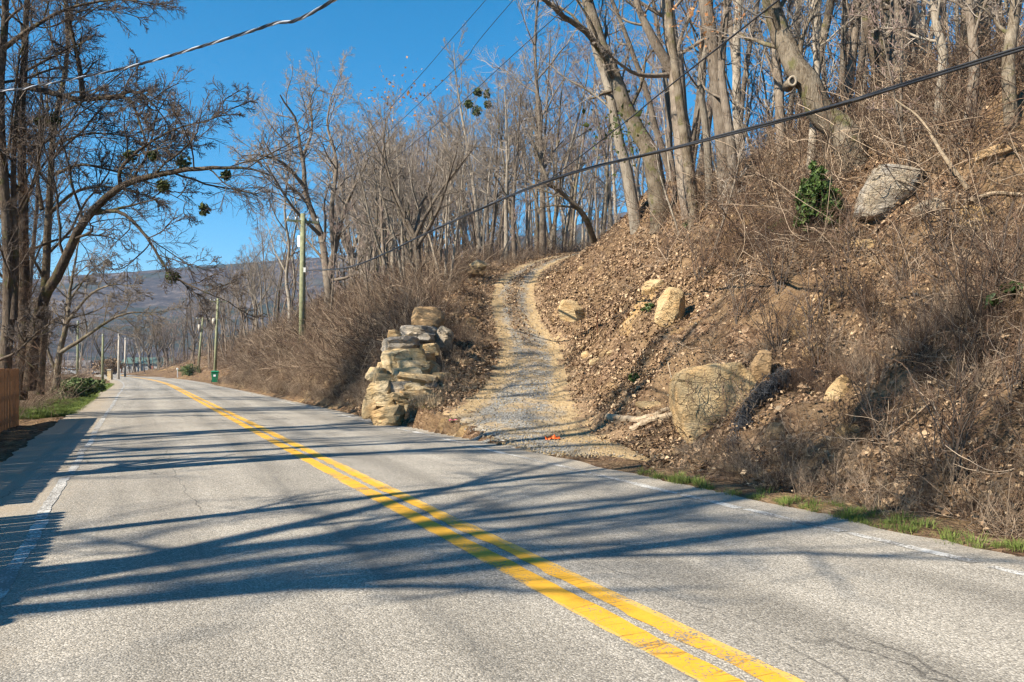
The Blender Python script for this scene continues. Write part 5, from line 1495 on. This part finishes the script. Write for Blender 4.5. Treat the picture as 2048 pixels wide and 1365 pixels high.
SHR = [(1480, 640), (1560, 590), (1625, 655), (1690, 600), (1745, 660), (1800, 570), (1850, 640), (1905, 590), (1960, 650), (2010, 600), (1700, 520), (1880, 510), (1990, 520), (1560, 700), (1830, 730), (1940, 770), (2030, 800), (1400, 560), (1330, 520), (1640, 740), (1760, 900), (1900, 960)]
for k, (x, y) in enumerate(sorted(SHR)):
    h_ = hit(x, y); e = empty('bare_shrub', h_, r.uniform(0, 6.28), r.uniform(.55, 1.0))
    tag(e, 'bare dark twiggy shrub on the right bank, %s from left' % nth(k + 1), 'shrub', 'bare shrubs on the right bank')
    for nm, me in zip(('stems', 'twigs'), shrub_me[k % 3]): tag(link(nm, me, M['stem_brown'] if nm == 'twigs' else M['twig_dark'], e), kind='stuff' if nm == 'twigs' else None)

# mistletoe balls high in the bare crowns
mist = [(365, 325, 20.9, .34, 'round mistletoe clump on the arching limb'), (452, 352, 20.5, .22, 'small mistletoe clump near the tip of the arching limb'), (408, 420, 20.8, .25, 'mistletoe clump hanging right below the arching limb'), (326, 372, 21, .26, 'thin mistletoe clump under the middle of the arching limb'),
        (262, 312, 21.2, .3, 'mistletoe clump above the bend of the arching limb'), (310, 312, 21, .25, 'faint mistletoe clump left of the round mistletoe clump'), (345, 555, 21.2, .28, 'mistletoe clump low on the drooping limb above the ridge'),
        (105, 240, 22.6, .35, 'mistletoe clump deep in the left crown'), (82, 245, 22.8, .28, 'leftmost mistletoe clump below the dark upper limb'),
        (956, 184, 57, .5, 'topmost mistletoe clump in the woods crown'), (974, 190, 57, .45, 'mistletoe clump right of the topmost one'), (976, 210, 57, .45, 'lower right mistletoe clump in the woods crown'), (938, 209, 57, .5, 'left mistletoe clump in the woods crown'), (955, 222, 57, .65, 'largest lowest mistletoe clump in the woods crown')]
for k, (x, y, Y, rad, lb) in enumerate(mist):
    g = np.random.default_rng(900 + k); rad *= .62; n = 120
    p = unit(g.normal(0, 1, (n, 3))) * (g.random((n, 1)) ** 0.5) * rad
    e = empty('mistletoe', px(x, y, Y)); tag(e, lb, 'mistletoe', 'mistletoe clumps')
    tag(link('leaves', leaf_mesh('leaves', p, 0.06 if Y < 30 else .12, g, long=2), M['mistletoe'], e), kind='stuff')
    nn_ = 26; T_ = unit(g.normal(0, 1, (nn_, 3))) * rad
    P_ = np.stack([np.zeros((nn_, 3)), T_ * .5, T_], 1); V_, Q_ = tubes(P_, np.tile([.012, .008, .005], (nn_, 1)), 3)
    tag(link('twigs', mesh_np('twigs', V_, Q_), M['twig_dark'], e), kind='stuff')
e = px(955, 225, 57)
plant('slim2', e[0], e[1], .5, 1.12, 'slim pale tree carrying the mistletoe clumps in the woods', None, 'p', 'twig')

# ------------------------------------------------------------------ ground cover
def region_points(n, s_rng, d_rng, dens, seed, margin=1.05):
    g = np.random.default_rng(seed)
    S = g.uniform(*s_rng, n); D = g.uniform(*d_rng, n)
    X = RDIR[0] * S + RN[0] * (D + 2.45); Y = RDIR[1] * S + RN[1] * (D + 2.45)
    q, k = drive_q(X, Y); hw = DHW[k]
    xx = 1024 + F * X / np.maximum(Y, .1)
    keep = (Y > 1.5) & (xx < 2200) & (xx > -150) & (np.abs(q) > hw * margin) & (g.random(n) < dens(X, Y, S, sd(X, Y), q))
    X, Y = X[keep], Y[keep]
    return X, Y, ground(X, Y), g

# leaf litter, real leaves
Xs, Ys_, Zs = [], [], []
for (n, s_, d_, f, seed) in ((300000, (0, 34), (3.9, 17), lambda X, Y, S, D, q: np.clip(1.5 * (9 / np.maximum(Y, 6)) ** 1.0, 0, 1) * sstep(3.7, 4.5, D) * np.clip(.55 + 3.2 * fbm(X * .8, Y * .8, 75, 4), .12, 1), 51),
                             (60000, (14, 60), (3.6, 26), lambda X, Y, S, D, q: np.where(np.abs(q) < 5, 0.9, 0.25) * sstep(3.5, 4.3, D), 52)):
    X, Y, Z, g = region_points(n, s_, d_, f, seed, 0.9)
    Xs.append(X); Ys_.append(Y); Zs.append(Z)
# a leafy strip between the upper ruts
g = np.random.default_rng(53); k = g.integers(90, 200, 2600); w = g.normal(0, .22, 2600)
X = DPATH[k, 0] + DNORM[k, 0] * w + g.normal(0, .1, 2600); Y = DPATH[k, 1] + DNORM[k, 1] * w + g.normal(0, .1, 2600)
kk = g.random(2600) < sstep(23, 36, Y); Xs.append(X[kk]); Ys_.append(Y[kk]); Zs.append(ground(X[kk], Y[kk]) + .03)
X, Y, Z, g = region_points(9000, (15.5, 24), (3.5, 7.5), lambda X, Y, S, D, q: np.where(q < 0, .9, 0) + 0 * X, 55, 1.0)
Xs.append(X); Ys_.append(Y); Zs.append(Z)
X = np.concatenate(Xs); Y = np.concatenate(Ys_); Z = np.concatenate(Zs)
g = np.random.default_rng(54)
C = np.stack([X, Y, Z + g.uniform(0.005, 0.09, len(X))], 1)
lo = link('leaf_litter', leaf_mesh('leaf_litter', C, 0.046 * np.clip(Y / 18, 0.85, 1.25), g, tnormal(X, Y), fold=.4, spread=.55), M['litter'])
tag(lo, 'dry brown leaves lying over the bank and driveway sides', 'leaf litter', kind='stuff')
print('leaves', len(C))

# clump pieces
def stems_mesh(name, n, H, spread, K, wob, droop, r0, seed, side=0, sideL=0.3, sideang=0.7, base=0.12, curl=0.0):
    g = np.random.default_rng(seed)
    a = g.random(n) * 6.283; rb = base * np.sqrt(g.random(n))
    p = np.stack([np.cos(a) * rb, np.sin(a) * rb, np.full(n, -.05)], 1)
    a2 = a + g.normal(0, .8, n); lean = np.abs(g.normal(0, spread, n))
    D = unit(np.stack([np.cos(a2) * lean, np.sin(a2) * lean, np.ones(n)], 1))
    L = H * g.uniform(0.5, 1.15, n)
    P = np.empty((n, K, 3)); P[:, 0] = p
    for k in range(1, K):
        D = unit(D + g.normal(0, wob, (n, 3)) + np.array([0, 0, -droop * k / K]))
        P[:, k] = P[:, k - 1] + D * (L / (K - 1))[:, None]
    R = np.tile(np.linspace(r0, r0 * 0.45, K), (n, 1))
    parts = [tubes(P, R, 3)]
    if side:
        c = grow(P, R, side, .25, 1, sideang, .25, sideL, 4, .15, (0, 0, .03 - droop * .2), .8, r0 * .4, g)
        parts.append(tubes(*c, 3))
    V, Qd = cat_tubes(parts)
    return mesh_np(name, V, Qd)
def blades_mesh(name, n, H, seed, w=0.008, base=.12, lean=.5, droop=.5):
    g = np.random.default_rng(seed)
    a = g.random(n) * 6.283; rb = base * np.sqrt(g.random(n)); ln = np.abs(g.normal(0, lean, n))
    D = unit(np.stack([np.cos(a) * ln, np.sin(a) * ln, np.ones(n)], 1)); L = H * g.uniform(.5, 1.2, n)
    p0 = np.stack([np.cos(a) * rb, np.sin(a) * rb, np.full(n, -.02)], 1)
    p1 = p0 + D * (L * .55)[:, None]; D2 = unit(D + np.stack([np.cos(a) * droop, np.sin(a) * droop, -droop * g.random(n)], 1)); p2 = p1 + D2 * (L * .45)[:, None]
    side = np.stack([-np.sin(a + g.normal(0, .6, n)), np.cos(a), np.zeros(n)], 1) * w / 2
    V = np.stack([p0 - side, p0 + side, p1 + side * .8, p1 - side * .8, p2 + side * .15, p2 - side * .15], 1).reshape(-1, 3)
    i = np.arange(n)[:, None] * 6
    Qd = np.concatenate([i + [[0, 1, 2, 3]], i + [[3, 2, 4, 5]]], 1).reshape(-1, 4)
    return mesh_np(name, V, Qd)
def tangle_mesh(name, n, L, seed, r0=.006, box=(.7, .7, .45)):
    g = np.random.default_rng(seed); K = 9
    p = g.uniform(-1, 1, (n, 3)) * np.array(box) * .6; p[:, 2] = np.abs(p[:, 2])
    D = unit(g.normal(0, 1, (n, 3)) * [1, 1, .6]); P = np.empty((n, K, 3)); P[:, 0] = p; l = L * g.uniform(.5, 1.2, n)
    bend = g.normal(0, .28, (n, 3))
    for k in range(1, K):
        D = unit(D + bend + g.normal(0, .15, (n, 3)) - P[:, k - 1] * .25 + [0, 0, .06]); P[:, k] = P[:, k - 1] + D * (l / (K - 1))[:, None]
    c = grow(P, np.full((n, K), r0), 2, .1, 1, .8, .3, .3, 4, .25, (0, 0, 0), .7, r0 * .5, g)
    V, Qd = cat_tubes([tubes(P, np.full((n, K), r0), 3), tubes(*c, 3)])
    return mesh_np(name, V, Qd)

tanm = [(tangle_mesh('t%d' % k, 16, 1.7, 70 + k), M['stem_tan'] if k % 2 else M['stem_brown']) for k in range(4)]
weedm = [(stems_mesh('w%d' % k, 14, .85, .3, 5, .08, .05, .0045, 80 + k, 5, .32), M['stem_brown'] if k % 2 else M['stem_tan']) for k in range(4)]
briar = [(stems_mesh('b%d' % k, 10, 1.5, .5, 8, .08, .28, .006, 90 + k, 5, .35), M['stem_tan'] if k != 1 else M['stem_brown']) for k in range(3)]
tuft = [(blades_mesh('s%d' % k, 70, .42, 95 + k, .006, .15, .7, .7), M['straw']) for k in range(2)]
lowtw = [(tangle_mesh('l%d' % k, 12, .7, 60 + k, .0035, (.35, .35, .12)), M['stem_brown'] if k % 2 else M['stem_tan']) for k in range(4)]

def put(name, protos, X, Y, Z, g, smin, smax, label, cat, tilt=.15, sink=0.03):
    n = len(X)
    rot = np.stack([g.normal(0, tilt, n), g.normal(0, tilt, n), g.random(n) * 6.283], 1)
    scatter(name, protos, np.stack([X, Y, Z - sink], 1), rot, g.uniform(smin, smax, n), g.integers(0, len(protos), n), label, cat)
    print(name, n)

X, Y, Z, g = region_points(26000, (-1, 32), (4.2, 15), lambda X, Y, S, D, q: np.clip(.03 + 1.0 * fbm(X * .6, Y * .6, 71, 3) + .15 * sstep(14, 8, Y) , 0.03, .8) * np.where(q > 0, sstep(0.9, 3, q - 1.3), .6), 61)
put('low_twigs', lowtw, X, Y, Z, g, .35, 1.25, 'low dead vines and twigs matted over the cut bank', 'undergrowth', .35)
X, Y, Z, g = region_points(9000, (-1, 26), (4.3, 12), lambda X, Y, S, D, q: np.clip(.12 + 2.0 * fbm(X * .35 + 9, Y * .35, 72, 3), 0.02, .8) * sstep(17, 11, Y) * sstep(1.0, 2.5, X - 1.4) , 62)
put('dry_weeds', weedm, X, Y, Z, g, .25, .75, 'dry brown weed stems standing on the right bank', 'undergrowth', .25)
X, Y, Z, g = region_points(5200, (-1, 22), (3.55, 5.2), lambda X, Y, S, D, q: np.where(q > 1.8, .5, 0) * sstep(3.6, 4.2, D), 63)
put('roadside_straw', tuft[:1] + weedm[:2] + lowtw, X, Y, Z, g, .2, .5, 'dry straw and weeds along the foot of the right bank', 'undergrowth', .25)
# tall vines and brush along the upper edge of the woods on the right
X, Y, Z, g = region_points(9000, (-1, 34), (8.6, 22), lambda X, Y, S, D, q: np.clip(sstep(8.6, 11, D) * .26 + .7 * fbm(X * .5, Y * .5, 73, 3), 0, .8) * np.where(q > 0, sstep(3, 6, q), 0) * sstep(32, 20, Y), 64)
put('vine_thicket', tanm + briar, X, Y, Z, g, .6, 1.35, 'pale dead vines tangled along the upper edge of the bank', 'undergrowth', .25)
# left bank thicket
X, Y, Z, g = region_points(15000, (24, 110), (4.3, 16), lambda X, Y, S, D, q: np.where(q < -3.2, .72, 0) * sstep(4.3, 5.3, D - 3.0 * sstep(58, 78, Y)) * sstep(14, 8, D - 2) , 65)
put('bank_thicket', tanm + briar, X, Y, Z, g, .6, 1.4, 'dense tan briar thicket covering the left road bank', 'undergrowth', .3)
X, Y, Z, g = region_points(9000, (16, 70), (3.7, 26), lambda X, Y, S, D, q: np.where(q < -1.9, .5, 0) * sstep(3.8, 5, D) * sstep(-12, -3, q), 66)
put('driveway_weeds', weedm + lowtw + tuft[:1], X, Y, Z, g, .6, 1.15, 'brown weeds along the left side of the driveway', 'undergrowth', .25)
X, Y, Z, g = region_points(14000, (30, 100), (9, 48), lambda X, Y, S, D, q: np.where(np.abs(q) > 2.6, .5, 0) * sstep(34, 44, Y) * np.where((q > 0) & (q < 9) & (Y < 64), 0, 1) * np.where(Y < 56, .5, 1), 67)
put('woods_underbrush', tanm + briar + weedm, X, Y, Z, g, .7, 1.6, 'grey brown underbrush on the floor of the woods', 'undergrowth', .25)
X, Y, Z, g = region_points(9000, (19.5, 80), (3.5, 6.0), lambda X, Y, S, D, q: np.where(q < -2.4, .8, 0) * sstep(3.5, 4.0, D - 1.5 * sstep(62, 76, Y)), 86)
put('bank_foot_weeds', tuft + lowtw + weedm[:2], X, Y, Z, g, .4, .95, 'dead grass and twigs along the foot of the left bank', 'undergrowth', .3)
X, Y, Z, g = region_points(2600, (85, 250), (-70, 40), lambda X, Y, S, D, q: np.where(np.abs(sd(X, Y)) > 6, .6, 0), 87)
put('far_scrub', tanm + briar, X, Y, Z, g, 1.2, 2.8, 'far brown scrub where the road bends away', 'undergrowth', .3)
X, Y, Z, g = region_points(900, (15.5, 24), (3.5, 7.5), lambda X, Y, S, D, q: np.where(q < -.2, .55, 0) + 0 * X, 88, 1.1)
put('corner_weeds', lowtw + tuft + weedm[:1], X, Y, Z, g, .3, .7, 'brown weeds and twigs beside the boulder stack', 'undergrowth', .3)
X, Y, Z, g = region_points(2600, (0, 17), (6.4, 10.6), lambda X, Y, S, D, q: np.clip(.10 + 1.6 * fbm(X * .5, Y * .5, 74, 3), 0, .7) * np.where(q > 4.5, 1, 0), 89)
put('dark_weeds', [weedm[1], weedm[3], briar[1]], X, Y, Z, g, .4, .95, 'dark brown upright weeds on the upper right bank', 'undergrowth', .2)
# leaves and weeds straying over the driveway edges
k = np.random.default_rng(97); g = k; n = 520; kk = g.integers(20, 190, n); sg = np.where(g.random(n) < .5, -1, 1); w = sg * DHW[kk] * g.uniform(.95, 1.5, n)
X = DPATH[kk, 0] + DNORM[kk, 0] * w; Y = DPATH[kk, 1] + DNORM[kk, 1] * w; m_ = sd(X, Y) > 4; X, Y = X[m_], Y[m_]
put('driveway_edge_weeds', lowtw + tuft, X, Y, ground(X, Y), g, .25, .6, 'dead weeds straggling over the driveway edges', 'undergrowth', .3)
# left verge scrub
X, Y, Z, g = region_points(5200, (24.5, 95), (-20, -4.9), lambda X, Y, S, D, q: np.where(D < -5.6 - .03 * Y * 0, .45, .1) * sstep(95, 50, Y), 68)
put('verge_scrub', tanm + weedm + briar, X, Y, Z, g, .5, 1.15, 'dry brown scrub beyond the fence on the left verge', 'undergrowth', .3)
# vines hanging on the left trunks
g = np.random.default_rng(69); n = 170
hx = g.normal(40, 30, n); hy = g.uniform(250, 800, n) ; Yv = g.uniform(21.8, 24, n)
Pv = np.stack([(hx - 1024) / F * Yv, Yv, CAMH + (HORIZ - hy) / F * Yv], 1)
scatter('trunk_vines', [tanm[0], tanm[2], briar[1]], Pv, np.stack([g.normal(0, .5, n), g.normal(0, .5, n), g.random(n) * 6.28], 1), g.uniform(.3, .7, n), g.integers(0, 3, n), 'shaggy dead vines clinging to the left tree trunks', 'vines')

# green grass strips
gr = [(blades_mesh('g%d' % k, 80, .13, 30 + k, .006, .13, .5, .5), M['grass']) for k in range(3)]
X, Y, Z, g = region_points(5200, (-1, 20), (3.38, 4.1), lambda X, Y, S, D, q: np.where(q > 2.0, 1, 0) * np.clip(.3 + 2.2 * fbm(X * 1.1, Y * 1.1, 81, 3), 0.12, 1) * sstep(3.9, 3.4, D), 82)
put('verge_grass', gr, X, Y, Z, g, .3, .85, 'narrow strip of green grass along the right road edge', 'grass', .1, 0)
X, Y, Z, g = region_points(9000, (27, 75), (-6.4, -4.2), lambda X, Y, S, D, q: .9 * sstep(-6.4, -5.6, D) * np.where((Y > 40) & (Y < 46), .1, 1), 83)
put('left_verge_grass', gr, X, Y, Z, g, .7, 1.4, 'bright green grass strip on the left verge', 'grass', .1, 0)
X, Y, Z, g = region_points(120, (17.2, 19.6), (3.5, 3.9), lambda X, Y, S, D, q: .6 + 0 * X, 84)
put('corner_grass', gr[:1] + tuft[:1], X, Y, Z, g, .5, 1.0, 'small grass tuft at the foot of the boulder stack', 'grass', .1, 0)
# loose gravel
peb = [(rock_mesh('p%d' % k, (.05, .04, .032), 20 + k, sub=1, cuts=4), M['rock_grey'] if k % 2 else M['rock_cream']) for k in range(4)]
g = np.random.default_rng(85); n = 9000; k = g.integers(0, 175, n); w = g.normal(0, .55, n) * DHW[k]
X = DPATH[k, 0] + DNORM[k, 0] * w + g.normal(0, .12, n); Y = DPATH[k, 1] + DNORM[k, 1] * w + g.normal(0, .12, n)
kk = sd(X, Y) > 3.45; X, Y = X[kk], Y[kk]
put('loose_gravel', peb, X, Y, ground(X, Y) + .035, g, .35, 1.0, 'loose grey gravel stones scattered on the driveway', 'gravel', 1.0, 0)

# dark netting bundle on the bank beside the upright slab
c_ = [on(1465, 905, .05), on(1490, 850, .12), on(1530, 805, .15), on(1580, 775, .12), on(1640, 755, .0)]
Pn = catmull(c_, 40); g = np.random.default_rng(91)
n = 1700; k = g.integers(0, 39, n); cen = Pn[k] + (Pn[k + 1] - Pn[k]) * g.random((n, 1))
tt = k / 39.0; rad = (0.03 + 0.10 * np.sin(np.clip(tt, .05, .95) * math.pi) ** .6 * (1 + .35 * np.sin(tt * 14))) * g.uniform(.6, 1.35, n)
dd_ = unit(g.normal(0, 1, (n, 3))); a0 = cen + dd_ * rad[:, None]
t_ = unit(np.cross(dd_, g.normal(0, 1, (n, 3))))
Pf = np.stack([a0 - t_ * .08, a0 + dd_ * .03 * g.normal(1, .6, (n, 1)), a0 + t_ * .08], 1)
V_, Q_ = tubes(Pf, np.full((n, 3), .0045), 3)
core = tubes(Pn[None], (0.012 + 0.05 * np.sin(np.linspace(.05, .95, 40) * math.pi) ** .6 * (1 + .4 * np.sin(np.linspace(0, 1, 40) * 14)))[None], 10)
ne = empty('netting_bundle', c_[0]); tag(ne, 'dark grey tangled netting bundle slumped on the bank beside the upright slab', 'netting')
link('roll', mesh_np('roll', core[0] - c_[0], core[1], True), M['netting'], ne); link('mesh_fibres', mesh_np('mesh_fibres', V_ - c_[0], Q_), M['netting'], ne)

# a few orange leaves still on twigs
for k, (x, y, Y, w, h_, n, lb) in enumerate(((1400, 35, 21, 1.2, .8, 130, 'orange dry leaves clinging to twigs at the top right of centre'), (800, 190, 46, 2.6, 1.8, 110, 'pale dry leaves clinging to the crown above the left woods'), (1240, 260, 22, .9, .9, 150, 'yellow green leaves of a vine on the leaning trunks'))):
    g = np.random.default_rng(950 + k)
    C = px(x, y, Y) + g.normal(0, .5, (n, 3)) * [w, .8, h_]
    o = link('dry_leaves', leaf_mesh('dry_leaves', C, .07 if Y < 40 else .11, g), M['dryleaf'] if k < 2 else M['mistletoe']); tag(o, lb, 'leaves', kind='stuff')

# ------------------------------------------------------------------ haze
hz = MB(); hz.box((-300, 1090, 140), (4700, 2520, 300))
hm = bpy.data.materials.new('haze_air'); hm.use_nodes = True; hn = hm.node_tree; hn.nodes.clear()
pv = hn.nodes.new('ShaderNodeVolumePrincipled'); pv.inputs['Color'].default_value = (0.42, 0.63, 1.0, 1); pv.inputs['Density'].default_value = 0.00016
pv.inputs['Anisotropy'].default_value = 0.2
ho = hn.nodes.new('ShaderNodeOutputMaterial'); hn.links.new(pv.outputs[0], ho.inputs['Volume'])
tag(hz.build('haze', hm), 'thin pale blue haze in the valley air', kind='stuff')
